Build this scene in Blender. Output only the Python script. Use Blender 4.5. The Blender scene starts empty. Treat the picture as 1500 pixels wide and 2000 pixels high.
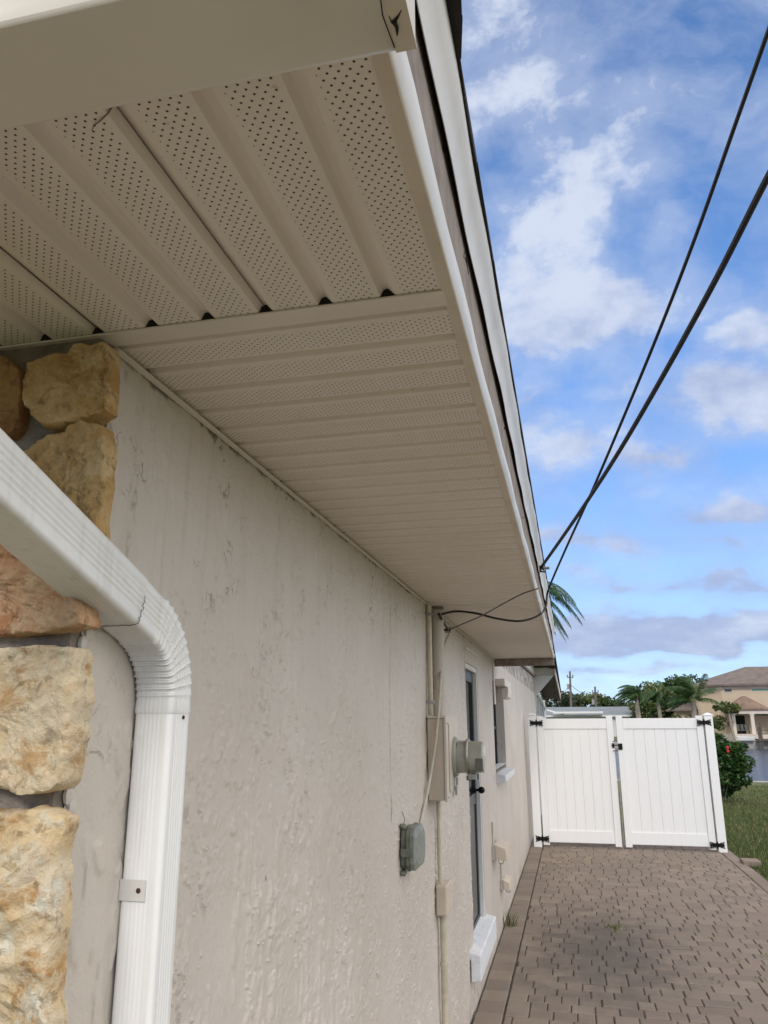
import bpy, math, random
import numpy as np
from mathutils import Vector, Matrix
random.seed(7); rng = np.random.default_rng(7)
S = bpy.context.scene
R = math.radians
# ------------------------------------------------------------ camera
F = 1503.0; PP = (750.0, 1000.0); EYE = 1.80
def _ray(px, py):
    v = np.array([px-PP[0], py-PP[1], F]); return v/np.linalg.norm(v)
_Y = _ray(1116, 1412); _U = _ray(729, -4468); _U = _U-np.dot(_U, _Y)*_Y; _U /= np.linalg.norm(_U)
_X = np.cross(_Y, _U); _X = _X if _X[0] > 0 else -_X
RM = np.array([_X, _Y, _U]); CAM = np.array([0, 0, EYE])
def at(px, py, axis, val):
    """world point seen at a photo pixel, at the given depth/plane"""
    v = RM@_ray(px, py); t = (val-CAM[axis])/v[axis]; return Vector(CAM+t*v)
def uv(px, py):
    v = RM@_ray(px, py); return v[0]/v[1], v[2]/v[1]
cam = bpy.data.cameras.new('camera'); co = bpy.data.objects.new('camera', cam)
S.collection.objects.link(co); S.camera = co
cam.sensor_fit = 'HORIZONTAL'; cam.sensor_width = 36; cam.lens = 36*F/1500
cam.clip_start = 0.02; cam.clip_end = 9000
m = Matrix.Identity(4)
for r in range(3):
    m[r][0] = RM[r, 0]; m[r][1] = -RM[r, 1]; m[r][2] = -RM[r, 2]; m[r][3] = CAM[r]
co.matrix_world = m
S.view_settings.view_transform = 'Standard'; S.view_settings.look = 'None'
S.view_settings.gamma = 1; S.view_settings.exposure = 1.33
S.render.resolution_x = 768; S.render.resolution_y = 1024
# ------------------------------------------------------------ sun
SUN_EL, SUN_AZ = R(33), R(184)      # azimuth clockwise from +Y: the sun stands behind the camera
sdir = Vector((math.sin(SUN_AZ)*math.cos(SUN_EL), math.cos(SUN_AZ)*math.cos(SUN_EL), math.sin(SUN_EL)))
sdir.x = .11; sdir.normalize()
sl = bpy.data.lights.new('sun', 'SUN'); sl.energy = .84; sl.angle = R(16); sl.color = (1, .93, .84)
so = bpy.data.objects.new('sun', sl); S.collection.objects.link(so)
so.rotation_euler = sdir.to_track_quat('Z', 'Y').to_euler()
# ------------------------------------------------------------ world: sky with broken cloud
W = bpy.data.worlds.new('World'); S.world = W; W.use_nodes = True
nt = W.node_tree; N = nt.nodes; L = nt.links; N.clear()
def nd(t, **k):
    n = N.new(t)
    for a, b in k.items(): setattr(n, a, b)
    return n
def mth(op, a, b=None, c=None, clamp=False):
    n = nd('ShaderNodeMath', operation=op); n.use_clamp = clamp
    for i, x in enumerate((a, b, c)):
        if x is None: continue
        if isinstance(x, (int, float)): n.inputs[i].default_value = x
        else: L.new(x, n.inputs[i])
    return n.outputs[0]
def vm(op, a, b=None):
    n = nd('ShaderNodeVectorMath', operation=op)
    for i, x in enumerate((a, b)):
        if x is None: continue
        if isinstance(x, (tuple, list)): n.inputs[i].default_value = x
        else: L.new(x, n.inputs[i])
    return n.outputs['Value'] if op == 'LENGTH' else n.outputs[0]
def sstep(x, a, b, o0=0., o1=1.):
    n = nd('ShaderNodeMapRange', interpolation_type='SMOOTHSTEP')
    L.new(x, n.inputs['Value'])
    for k, v in (('From Min', a), ('From Max', b), ('To Min', o0), ('To Max', o1)): n.inputs[k].default_value = v
    return n.outputs['Result']
def noise(v, sc, det=6, ro=.55):
    n = nd('ShaderNodeTexNoise'); L.new(v, n.inputs['Vector'])
    n.inputs['Scale'].default_value = sc; n.inputs['Detail'].default_value = det; n.inputs['Roughness'].default_value = ro
    return n
sky = nd('ShaderNodeTexSky', sky_type='NISHITA'); sky.sun_disc = False
sky.sun_elevation = SUN_EL; sky.sun_rotation = math.atan2(sdir.x, sdir.y); sky.air_density = 1.0; sky.dust_density = .4; sky.ozone_density = 2.5
geo = nd('ShaderNodeTexCoord'); sep = nd('ShaderNodeSeparateXYZ'); L.new(geo.outputs['Generated'], sep.inputs[0])
yy = mth('MAXIMUM', mth('ABSOLUTE', sep.outputs[1]), .12)
u = mth('DIVIDE', sep.outputs[0], yy); v = mth('DIVIDE', sep.outputs[2], yy)
cmb = nd('ShaderNodeCombineXYZ'); L.new(u, cmb.inputs[0]); L.new(v, cmb.inputs[1])
# perspective stretch: clouds flatten towards the horizon
vs = mth('POWER', mth('MAXIMUM', v, .002), .62)
cm2 = nd('ShaderNodeCombineXYZ'); L.new(u, cm2.inputs[0]); L.new(mth('MULTIPLY', vs, 1.5), cm2.inputs[1])
wn = noise(cm2.outputs[0], 4.5, 4)
wv = vm('SUBTRACT', wn.outputs['Color'], (.5, .5, .5))
wsc = nd('ShaderNodeVectorMath', operation='SCALE'); L.new(wv, wsc.inputs[0]); wsc.inputs['Scale'].default_value = .16
puv = vm('ADD', cmb.outputs[0], wsc.outputs[0])
BL = [(955, 60, 130, 190, .75), (1090, 190, 190, 150, .48), (1235, 215, 120, 60, .42), (1030, 420, 190, 150, .95), (1170, 330, 130, 90, .55),
      (1290, 370, 110, 70, .52), (1080, 610, 230, 130, 1.25), (1325, 460, 70, 40, .6), (1340, 590, 140, 60, .7), (1460, 760, 200, 110, 1.7), (1440, 620, 120, 60, .7), (1180, 560, 120, 70, .5),
      (1020, 800, 110, 60, .6), (1110, 880, 150, 60, .9), (1290, 915, 140, 40, .8), (1430, 975, 150, 45, .9), (1050, 1020, 110, 50, .8),
      (1210, 1050, 120, 42, .8), (1390, 1050, 200, 28, .5), (1200, 1240, 330, 45, 1.15), (1450, 1225, 300, 50, 1.25), (1300, 1310, 420, 28, .6),
      (1480, 640, 120, 50, .55), (1180, 1130, 200, 30, .4), (1380, 1130, 300, 25, .5), (1180, 800, 90, 25, .3)]
tot = None
for cx, cy, rx, ry, w in BL:
    if cy > 780: w *= 1.3
    a, b = uv(cx, cy); a2, _ = uv(cx+rx, cy); _, b2 = uv(cx, cy-ry)
    q = vm('SUBTRACT', puv, (a, b, 0)); q = vm('MULTIPLY', q, (1/abs(a2-a), 1/abs(b2-b), 0))
    g = sstep(vm('LENGTH', q), 0, 1.25, w, 0)
    tot = g if tot is None else mth('ADD', tot, g)
fb = noise(vm('ADD', cm2.outputs[0], wsc.outputs[0]), 6.5, 10, .58); fb2 = noise(cm2.outputs[0], 1.6, 3, .5)
dens = mth('ADD', mth('MULTIPLY', tot, .74), mth('MULTIPLY', mth('SUBTRACT', fb.outputs[0], .49), 2.3))
# outside the view a denser cloud cover is added as neutral fill light
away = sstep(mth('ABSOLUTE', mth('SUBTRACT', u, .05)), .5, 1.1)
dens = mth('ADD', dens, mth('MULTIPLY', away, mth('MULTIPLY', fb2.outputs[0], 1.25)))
veil = sstep(dens, -.5, .6, 0, .42)
det = noise(vm('ADD', cm2.outputs[0], (7.7, 2.2, 0)), 19, 8, .62)
dens = mth('ADD', dens, mth('MULTIPLY', mth('SUBTRACT', det.outputs[0], .5), .9))
dens = mth('MAXIMUM', sstep(dens, .0, .85, 0, .90), veil)
EX = 1/2**S.view_settings.exposure
# cloud tone: bright tops, grey bases
ton = noise(vm('ADD', cm2.outputs[0], (3.1, -.04, 0)), 7.5, 8, .6)
tonv = sstep(mth('ADD', mth('ADD', ton.outputs[0], mth('MULTIPLY', mth('SUBTRACT', v, .42), .55)), mth('MULTIPLY', tot, .05)), .30, .72)
cc = nd('ShaderNodeMix', data_type='RGBA'); L.new(tonv, cc.inputs['Factor'])
cc.inputs[6].default_value = (.40*EX, .475*EX, .70*EX, 1); cc.inputs[7].default_value = (.73*EX, .79*EX, .93*EX, 1)
c2_ = nd('ShaderNodeMix', data_type='RGBA'); L.new(away, c2_.inputs['Factor']); L.new(cc.outputs[2], c2_.inputs[6]); c2_.inputs[7].default_value = (1.02, .95, .86, 1)  # unseen clouds made bright and warm, added to lift the shaded wall and soffit
# the clear sky: Nishita, scaled
sk = nd('ShaderNodeVectorMath', operation='MULTIPLY'); L.new(sky.outputs[0], sk.inputs[0]); sk.inputs[1].default_value = (.10, .12, .148)
rp = nd('ShaderNodeValToRGB'); L.new(mth('MULTIPLY', v, .8, clamp=True), rp.inputs[0])
el = rp.color_ramp.elements; el[0].position = 0; el[0].color = (.50*EX, .67*EX, .93*EX, 1); el[1].position = 1; el[1].color = (.047*EX, .145*EX, .39*EX, 1)
for p_, c_ in ((.10, (.36, .57, .93)), (.24, (.19, .40, .84)), (.45, (.11, .275, .65)), (.70, (.068, .19, .48))):
    e_ = el.new(p_); e_.color = (c_[0]*EX, c_[1]*EX, c_[2]*EX, 1)
skm = nd('ShaderNodeMix', data_type='RGBA'); skm.inputs['Factor'].default_value = .82; L.new(sk.outputs[0], skm.inputs[6]); L.new(rp.outputs[0], skm.inputs[7])
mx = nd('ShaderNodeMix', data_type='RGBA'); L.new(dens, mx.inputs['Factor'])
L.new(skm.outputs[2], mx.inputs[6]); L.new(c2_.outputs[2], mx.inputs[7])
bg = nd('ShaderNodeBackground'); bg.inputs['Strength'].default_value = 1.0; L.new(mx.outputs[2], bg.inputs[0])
out = nd('ShaderNodeOutputWorld'); L.new(bg.outputs[0], out.inputs[0])

# ------------------------------------------------------------ materials
def newmat(name):
    mt = bpy.data.materials.new(name); mt.use_nodes = True
    t = mt.node_tree; return mt, t, t.nodes['Principled BSDF']
class G:      # tiny node helper
    def __init__(s, t): s.t = t
    def n(s, ty, **k):
        x = s.t.nodes.new(ty)
        for a, b in k.items(): setattr(x, a, b)
        return x
    def put(s, sock, x):
        if isinstance(x, (int, float)): sock.default_value = x
        elif isinstance(x, (tuple, list)): sock.default_value = x
        else: s.t.links.new(x, sock)
    def m(s, op, a, b=None, c=None, clamp=False):
        x = s.n('ShaderNodeMath', operation=op); x.use_clamp = clamp
        for i, q in enumerate((a, b, c)):
            if q is not None: s.put(x.inputs[i], q)
        return x.outputs[0]
    def coord(s): return s.n('ShaderNodeTexCoord').outputs['Object']
    def scale(s, v, sc):
        x = s.n('ShaderNodeVectorMath', operation='MULTIPLY'); s.put(x.inputs[0], v); x.inputs[1].default_value = sc; return x.outputs[0]
    def noise(s, v, sc, det=4, ro=.55, dist=0):
        x = s.n('ShaderNodeTexNoise'); s.put(x.inputs['Vector'], v); x.inputs['Scale'].default_value = sc
        x.inputs['Detail'].default_value = det; x.inputs['Roughness'].default_value = ro; x.inputs['Distortion'].default_value = dist
        return x.outputs[0]
    def step(s, x, a, b, o0=0., o1=1.):
        q = s.n('ShaderNodeMapRange', interpolation_type='SMOOTHSTEP'); s.put(q.inputs['Value'], x)
        for k, vv in (('From Min', a), ('From Max', b), ('To Min', o0), ('To Max', o1)): q.inputs[k].default_value = vv
        return q.outputs['Result']
    def mix(s, f, a, b):
        x = s.n('ShaderNodeMix', data_type='RGBA'); s.put(x.inputs['Factor'], f); s.put(x.inputs[6], a); s.put(x.inputs[7], b); return x.outputs[2]
    def bump(s, h, dist, strength=1., normal=None):
        x = s.n('ShaderNodeBump'); s.put(x.inputs['Height'], h); x.inputs['Distance'].default_value = dist; x.inputs['Strength'].default_value = strength
        if normal is not None: s.put(x.inputs['Normal'], normal)
        return x.outputs[0]
    def sep(s, v):
        x = s.n('ShaderNodeSeparateXYZ'); s.put(x.inputs[0], v); return x.outputs
    def rpi(s): return s.n('ShaderNodeNewGeometry').outputs['Random Per Island']
def c4(c): return (c[0], c[1], c[2], 1)
def mat(name, col, rough=.6, var=.12, sc=8, bump=0, bsc=60, col2=None, metal=0, spec=.5):
    mt, t, b = newmat(name); g = G(t); v = g.coord()
    c2 = col2 or tuple(x*(1-var*2) for x in col)
    n1 = g.noise(v, sc, 5, .6)
    g.put(b.inputs['Base Color'], g.mix(g.step(n1, .35, .75), c4(col), c4(c2)))
    g.put(b.inputs['Roughness'], g.m('ADD', rough-.06, g.m('MULTIPLY', n1, .12)))
    b.inputs['Metallic'].default_value = metal; b.inputs['Specular IOR Level'].default_value = spec
    if bump: g.put(b.inputs['Normal'], g.bump(g.noise(v, bsc, 4, .6), bump))
    return mt
M = {}
M['white_vinyl'] = mat('white_vinyl', (.80, .795, .77), .38, .015, 3, .0004, 6)
def streak_mat(name, col, dirt, rough):
    mt, t, b = newmat(name); g = G(t); v = g.coord()
    a = g.noise(g.scale(v, (14, 14, .8)), 3, 5, .6); c = g.noise(v, 26, 5, .65)
    k = g.mix(g.m('MULTIPLY', g.step(a, .5, .72), .30), c4(col), c4(dirt)); k = g.mix(g.m('MULTIPLY', g.step(c, .60, .72), .22), k, c4(dirt))
    g.put(b.inputs['Base Color'], k); g.put(b.inputs['Roughness'], g.m('ADD', rough-.1, g.m('MULTIPLY', c, .22)))
    n = g.bump(g.noise(v, 5, 3), .004, .7); g.put(b.inputs['Normal'], g.bump(g.noise(v, 30, 3), .0008, .8, n)); return mt
M['white_alu'] = streak_mat('white_alu', (.75, .755, .74), (.50, .46, .38), .40)
M['white_vinyl'] = streak_mat('white_vinyl', (.76, .76, .745), (.66, .64, .58), .40)
M['gutter_white'] = mat('gutter_white', (.66, .60, .51), .45, .05, 4, .0006, 12)
M['fascia_white'] = mat('fascia_white', (.64, .63, .60), .45, .06, 9, .0006, 25)
M['fascia_beige'] = mat('fascia_beige', (.66, .585, .49), .55, .07, 9, .0006, 25)
M['fascia_wood'] = mat('fascia_wood', (.27, .225, .195), .85, .2, 14, .002, 50)
M['shingle'] = mat('shingle', (.030, .027, .025), .95, .2, 30, .003, 200)
M['dark'] = mat('dark', (.010, .009, .008), .9, .1)
M['trim_white'] = mat('trim_white', (.68, .675, .65), .5, .05, 6, .001, 40)
M['sill_white'] = mat('sill_white', (.72, .74, .76), .55, .07, 14, .004, 40)
M['box_beige'] = mat('box_beige', (.60, .51, .40), .55, .06, 6, .0006, 30)
M['box_light'] = mat('box_light', (.60, .545, .47), .55, .06, 6, .0006, 30)
M['conduit_paint'] = mat('conduit_paint', (.56, .50, .38), .5, .12, 20, .001, 60)
M['meter_grey'] = mat('meter_grey', (.38, .38, .31), .35, .12, 12, .0004, 40)
M['meter_dark'] = mat('meter_dark', (.12, .12, .10), .5, .12, 12)
M['meter_ring'] = mat('meter_ring', (.33, .33, .29), .35, .1, 12, metal=.6)
M['metal'] = mat('metal', (.42, .42, .40), .35, .15, 25, metal=.8)
M['rust'] = mat('rust', (.07, .022, .008), .9, .3, 60, .001, 200)
M['junction_grey'] = mat('junction_grey', (.25, .27, .24), .5, .16, 16, .001, 60)
M['junction_green'] = mat('junction_green', (.20, .21, .15), .6, .22, 30, .001, 60)
M['black_iron'] = mat('black_iron', (.005, .005, .005), .5, .2, spec=.2)
M['cable_black'] = mat('cable_black', (.006, .006, .009), .6, .1)
M['cable_grey'] = mat('cable_grey', (.17, .14, .13), .7, .1)
M['cable_paint'] = mat('cable_paint', (.58, .53, .44), .55, .08, 20)
M['door_grey'] = mat('door_grey', (.13, .13, .12), .45, .08)
M['door_dark'] = mat('door_dark', (.028, .030, .032), .4, .1)
M['concrete'] = mat('concrete', (.36, .34, .31), .85, .15, 4, .004, 30)
M['bark'] = mat('bark', (.20, .17, .14), .9, .25, 9, .01, 30)
M['palm_bark'] = mat('palm_bark', (.30, .26, .21), .9, .2, 9, .01, 12)
M['far_wall'] = mat('far_wall', (.52, .42, .30), .8, .04, 1)
M['far_trim'] = mat('far_trim', (.62, .54, .45), .7, .04, 1)
M['far_roof'] = mat('far_roof', (.17, .135, .115), .9, .2, 1.2)
M['far_roof2'] = mat('far_roof2', (.25, .165, .12), .9, .2, 1.2)
M['grey_roof'] = mat('grey_roof', (.20, .225, .235), .8, .1, .8)
M['wood_dock'] = mat('wood_dock', (.11, .095, .08), .9, .2, 3)
M['wood_pole'] = mat('wood_pole', (.16, .13, .11), .9, .2, 3)
M['teal_glass'] = mat('teal_glass', (.10, .20, .15), .2, .1, 2)
M['red_petal'] = mat('red_petal', (.50, .02, .02), .6, .1)

def glass(name, col, rough=.08):
    mt, t, b = newmat(name); g = G(t)
    b.inputs['Base Color'].default_value = c4(col); b.inputs['Roughness'].default_value = rough
    b.inputs['Specular IOR Level'].default_value = .6
    g.put(b.inputs['Normal'], g.bump(g.noise(g.coord(), 3, 2), .002)); return mt
M['glass_dark'] = glass('glass_dark', (.012, .014, .016))
M['glass_blue'] = glass('glass_blue', (.16, .20, .27), .25)

def leafmat(name, ca, cb, cc_=None, rough=.5):
    mt, t, b = newmat(name); g = G(t); r = g.rpi()
    col = g.mix(r, c4(ca), c4(cb))
    if cc_: col = g.mix(g.step(g.m('FRACT', g.m('MULTIPLY', r, 7.31)), .86, .9), col, c4(cc_))
    g.put(b.inputs['Base Color'], col); b.inputs['Roughness'].default_value = rough
    b.inputs['Specular IOR Level'].default_value = .35
    # thin leaves let some light through
    tr = g.n('ShaderNodeBsdfTranslucent'); g.put(tr.inputs[0], col)
    ms = g.n('ShaderNodeMixShader'); ms.inputs[0].default_value = .22
    t.links.new(b.outputs[0], ms.inputs[1]); t.links.new(tr.outputs[0], ms.inputs[2])
    t.links.new(ms.outputs[0], t.nodes['Material Output'].inputs[0]); return mt
M['leaf_bush'] = leafmat('leaf_bush', (.012, .045, .010), (.045, .105, .025), (.14, .17, .04), .32)
M['leaf_tree'] = leafmat('leaf_tree', (.012, .035, .008), (.045, .085, .02), (.09, .12, .035))
M['leaf_tree_light'] = leafmat('leaf_tree_light', (.05, .085, .02), (.13, .16, .05), (.20, .20, .08))
M['leaf_tree_dark'] = leafmat('leaf_tree_dark', (.018, .035, .012), (.055, .075, .03), (.10, .09, .04))
M['leaf_palm'] = leafmat('leaf_palm', (.02, .055, .012), (.06, .12, .03), (.11, .14, .05))
M['leaf_palm_near'] = leafmat('leaf_palm_near', (.010, .045, .012), (.035, .11, .03), (.07, .15, .05), .4)
M['crown_shaft'] = mat('crown_shaft', (.22, .22, .08), .6, .2)
M['grass_blade'] = leafmat('grass_blade', (.045, .075, .018), (.12, .15, .045), (.26, .22, .12), .7)

# painted stucco with trowel ridges, hairline marks and grime just under the eave
def stucco():
    mt, t, b = newmat('stucco'); g = G(t); v = g.coord(); xyz = g.sep(v)
    base = g.noise(v, 1.3, 4)
    col = g.mix(g.step(base, .3, .7), (.585, .535, .482, 1), (.53, .48, .42, 1))
    # (relief masks, also used for the cleaner paint on raised drips)
    r1 = g.noise(g.scale(v, (1, 1.4, .75)), 17, 4, .55, .7)
    rid = g.m('MULTIPLY', g.step(r1, .50, .64), g.step(g.noise(v, 2.6, 3), .44, .60))
    r2 = g.noise(g.scale(v, (1, 2.4, .42)), 20, 3, .5, .5)
    rid2 = g.m('MULTIPLY', g.step(r2, .56, .68), g.m('MULTIPLY', g.step(g.noise(v, 3.7, 2), .44, .56), g.m('SUBTRACT', 1., g.step(xyz[2], 1.3, 2.0))))
    col = g.mix(g.m('MULTIPLY', g.m('MAXIMUM', g.m('MULTIPLY', rid, .5), rid2), .0), col, (.68, .61, .50, 1))
    # faint purple-pink blotches, streaks that run down
    st = g.noise(g.scale(v, (3, 9, .7)), 2.2, 5, .6)
    col = g.mix(g.m('MULTIPLY', g.step(st, .56, .8), .22), col, (.44, .41, .34, 1))
    st2 = g.noise(g.scale(v, (3, 16, .9)), 1.7, 4, .6)
    hi = g.step(xyz[2], 1.6, 2.4)
    col = g.mix(g.m('MULTIPLY', g.m('MULTIPLY', g.step(st2, .5, .75), hi), .22), col, (.28, .225, .16, 1))
    # dark hair cracks in clusters
    cn = g.noise(g.scale(v, (1, 1, .55)), 34, 3, .5, .6)
    cr = g.m('SUBTRACT', 1., g.step(g.m('ABSOLUTE', g.m('SUBTRACT', cn, .5)), 0., .030))
    cl = g.step(g.noise(v, 4.2, 3, .6), .50, .62)
    cl2 = g.m('MULTIPLY', cl, g.step(g.noise(v, 15, 2), .48, .60))
    crk = g.m('MULTIPLY', g.m('MULTIPLY', cr, cl2), g.m('ADD', g.m('MULTIPLY', hi, .72), .10))
    col = g.mix(crk, col, (.12, .085, .05, 1))
    # small dark pits
    vo = g.n('ShaderNodeTexVoronoi'); g.put(vo.inputs['Vector'], g.scale(v, (1, 1, .8))); vo.inputs['Scale'].default_value = 9
    pit = g.m('MULTIPLY', g.m('SUBTRACT', 1., g.step(vo.outputs['Distance'], .03, .065)), g.step(g.noise(v, 5, 2), .52, .56))
    col = g.mix(g.m('MULTIPLY', pit, .75), col, (.12, .10, .08, 1))
    # long hairline at the panel joint
    wob = g.m('MULTIPLY', g.m('SUBTRACT', g.noise(v, 7, 4), .5), .03)
    dy = g.m('ABSOLUTE', g.m('SUBTRACT', g.m('ADD', xyz[1], wob), 3.235))
    ln = g.m('MULTIPLY', g.m('SUBTRACT', 1., g.step(dy, .002, .010)), g.step(xyz[2], 1.38, 1.42))
    lnt = g.m('MULTIPLY', ln, g.step(g.noise(g.scale(v, (1, 1, 3)), 5, 4), .35, .6))
    col = g.mix(g.m('MULTIPLY', lnt, .6), col, (.20, .16, .11, 1))
    # chipped dark line where wall meets the trim
    tg = g.m('MULTIPLY', g.step(g.m('ADD', xyz[2], g.m('MULTIPLY', g.noise(v, 22, 3), .035)), 2.428, 2.440), g.step(g.noise(v, 7, 3), .47, .53))
    col = g.mix(g.m('MULTIPLY', tg, .8), col, (.10, .075, .05, 1))
    # weathering near the ground
    lo = g.m('MULTIPLY', g.m('SUBTRACT', 1., g.step(xyz[2], .0, .18)), g.step(g.noise(v, 9, 4), .4, .65))
    col = g.mix(g.m('MULTIPLY', lo, .5), col, (.30, .25, .20, 1))
    g.put(b.inputs['Base Color'], col); b.inputs['Roughness'].default_value = .52; b.inputs['Specular IOR Level'].default_value = .35
    # relief: broad undulation + stretched trowel ridges + grain
    h0 = g.noise(v, 3.2, 3)
    gr = g.noise(v, 130, 3, .6)
    n = g.bump(h0, .008, .6)
    far = g.step(xyz[1], 5.4, 6.2)
    n = g.bump(g.m('MULTIPLY', rid, far), .006, .6, n); n = g.bump(g.noise(v, 60, 4, .6), .0022, .7, n); n = g.bump(g.noise(g.scale(v, (1, 1, .8)), 30, 3), .003, .7, n); n = g.bump(gr, .0015, .7, n)
    n = g.bump(ln, -.003, .6, n)
    g.put(b.inputs['Normal'], n); return mt
M['stucco'] = stucco()

def soffit_mat(name, across, along):
    mt, t, b = newmat(name); g = G(t); v = g.coord(); xyz = g.sep(v)
    a = xyz[across]; l = xyz[along]
    a0 = -.535 if across == 0 else 1.08   # groove phase
    fa = g.m('MULTIPLY', g.m('FRACT', g.m('DIVIDE', g.m('SUBTRACT', a, a0-10), .1)), .1)
    jl = g.m('DIVIDE', g.m('ADD', l, 10.), .0078)
    odd = g.m('MODULO', g.m('FLOOR', jl), 2.)
    ca = g.m('FRACT', g.m('ADD', g.m('DIVIDE', g.m('SUBTRACT', fa, .024), .0122), g.m('MULTIPLY', odd, .5)))
    cl = g.m('FRACT', jl)
    dx = g.m('MULTIPLY', g.m('SUBTRACT', ca, .5), .0122); dy = g.m('MULTIPLY', g.m('SUBTRACT', cl, .5), .0078)
    d = g.m('SQRT', g.m('ADD', g.m('MULTIPLY', dx, dx), g.m('MULTIPLY', dy, dy)))
    dot = g.m('SUBTRACT', 1., g.step(d, .0012, .0018))
    rim = g.m('SUBTRACT', 1., g.step(d, .0018, .0032))
    msk = g.m('MULTIPLY', g.m('GREATER_THAN', fa, .0245), g.m('LESS_THAN', fa, .0835))
    dot = g.m('MULTIPLY', dot, msk)
    base = g.mix(g.step(g.noise(v, 2.2, 4), .3, .7), (.80, .74, .675, 1), (.76, .70, .63, 1))
    dirt = g.m('MULTIPLY', g.step(g.noise(v, 60, 2), .72, .76), .25)
    base = g.mix(dirt, base, (.2, .16, .12, 1))
    g.put(b.inputs['Base Color'], g.mix(dot, base, (.012, .010, .008, 1)))
    b.inputs['Roughness'].default_value = .5; b.inputs['Specular IOR Level'].default_value = .35
    n = g.bump(g.noise(v, 9, 3), .0012); g.put(b.inputs['Normal'], g.bump(g.m('MULTIPLY', rim, msk), -.0006, .6, n))
    return mt
M['soffit_x'] = soffit_mat('soffit_near', 0, 1)
M['soffit_y'] = soffit_mat('soffit_side', 1, 0)
M['soffit_plain'] = mat('soffit_plain', (.76, .70, .63), .5, .04, 4, .0008, 20)

def stone_mat(name, ca, cb, cc_, dk):
    mt, t, b = newmat(name); g = G(t); v = g.coord()
    n1 = g.noise(v, 7, 10, .74, .15); n2 = g.noise(g.scale(v, (1, 1, 1.4)), 12, 10, .74, .2); n3 = g.noise(v, 42, 5, .65)
    col = g.mix(g.step(n1, .40, .60), c4(ca), c4(cb)); col = g.mix(g.m('MULTIPLY', g.step(n2, .50, .62), .85), col, c4(cc_))
    n5 = g.noise(v, 24, 8, .72, .4); col = g.mix(g.m('MULTIPLY', g.step(n5, .54, .64), .55), col, c4(dk)); col = g.mix(g.m('MULTIPLY', g.step(g.noise(v, 19, 7, .7), .56, .62), .4), col, c4(tuple(min(.8, q*1.25) for q in cb)))
    vein = g.m('SUBTRACT', 1., g.step(g.m('ABSOLUTE', g.m('SUBTRACT', g.noise(v, 11, 5, .6, 1.2), .5)), 0, .02))
    col = g.mix(g.m('MULTIPLY', vein, g.m('MULTIPLY', g.step(n1, .4, .6), .28)), col, c4(dk))
    col = g.mix(g.m('MULTIPLY', g.step(n3, .60, .75), .5), col, c4(dk))
    g.put(b.inputs['Base Color'], col); b.inputs['Roughness'].default_value = .8
    n = g.bump(n2, .010, .9); n = g.bump(n5, .006, .9, n); n = g.bump(n3, .005, .9, n); n = g.bump(g.noise(v, 200, 4, .7), .0018, .9, n)
    g.put(b.inputs['Normal'], n); return mt
M['stone_gold'] = stone_mat('stone_gold', (.60, .41, .18), (.47, .28, .10), (.68, .52, .28), (.13, .07, .025))
M['stone_rose'] = stone_mat('stone_rose', (.56, .31, .16), (.64, .46, .27), (.48, .21, .09), (.12, .055, .02))
M['stone_pale'] = stone_mat('stone_pale', (.68, .50, .28), (.75, .63, .44), (.50, .29, .11), (.16, .11, .06))
M['stone_cream'] = stone_mat('stone_cream', (.70, .53, .30), (.76, .68, .53), (.48, .25, .07), (.16, .09, .035))
M['stone_brown'] = stone_mat('stone_brown', (.34, .17, .06), (.42, .24, .09), (.26, .12, .04), (.08, .04, .015))
M['mortar'] = mat('mortar', (.24, .205, .17), .95, .25, 18, .012, 38)

def paver_mat():
    mt, t, b = newmat('paver'); g = G(t); v = g.coord(); r = g.rpi()
    col = g.mix(r, (.270, .217, .170, 1), (.200, .162, .130, 1))
    col = g.mix(g.step(g.m('FRACT', g.m('MULTIPLY', r, 9.7)), .8, .85), col, (.235, .185, .148, 1))
    big = g.noise(v, .7, 4); col = g.mix(g.m('MULTIPLY', g.step(big, .42, .68), .45), col, (.18, .15, .122, 1))
    xy = g.sep(v)
    # worn dark stain
    e1 = g.m('POWER', g.m('DIVIDE', g.m('SUBTRACT', xy[0], .12), .8), 2.); e2 = g.m('POWER', g.m('DIVIDE', g.m('SUBTRACT', xy[1], 7.3), 1.9), 2.)
    sm = g.m('ADD', g.m('SQRT', g.m('ADD', e1, e2)), g.m('MULTIPLY', g.m('SUBTRACT', g.noise(v, 5, 5), .5), 1.4))
    col = g.mix(g.m('MULTIPLY', g.m('SUBTRACT', 1., g.step(sm, .0, 1.2)), .7), col, (.07, .063, .056, 1))
    fine = g.noise(v, 120, 4, .7); col = g.mix(g.m('MULTIPLY', g.step(fine, .5, .75), .35), col, (.09, .07, .055, 1))
    g.put(b.inputs['Base Color'], col); b.inputs['Roughness'].default_value = .9; b.inputs['Specular IOR Level'].default_value = .25
    n = g.bump(g.noise(v, 22, 4), .004, .8); g.put(b.inputs['Normal'], g.bump(fine, .0015, .8, n)); return mt
M['paver'] = paver_mat()
M['joint'] = mat('joint', (.055, .042, .032), .95, .2, 20, .004, 80)
def ground_mat():
    mt, t, b = newmat('ground'); g = G(t); v = g.coord()
    a = g.noise(v, .55, 5); c = g.noise(v, 4, 5, .65)
    col = g.mix(g.step(a, .35, .65), (.06, .09, .025, 1), (.15, .14, .06, 1))
    col = g.mix(g.m('MULTIPLY', g.step(c, .5, .7), .6), col, (.19, .155, .09, 1))
    g.put(b.inputs['Base Color'], col); b.inputs['Roughness'].default_value = .95
    g.put(b.inputs['Normal'], g.bump(g.noise(v, 30, 4), .03)); return mt
M['ground'] = ground_mat()
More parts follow.
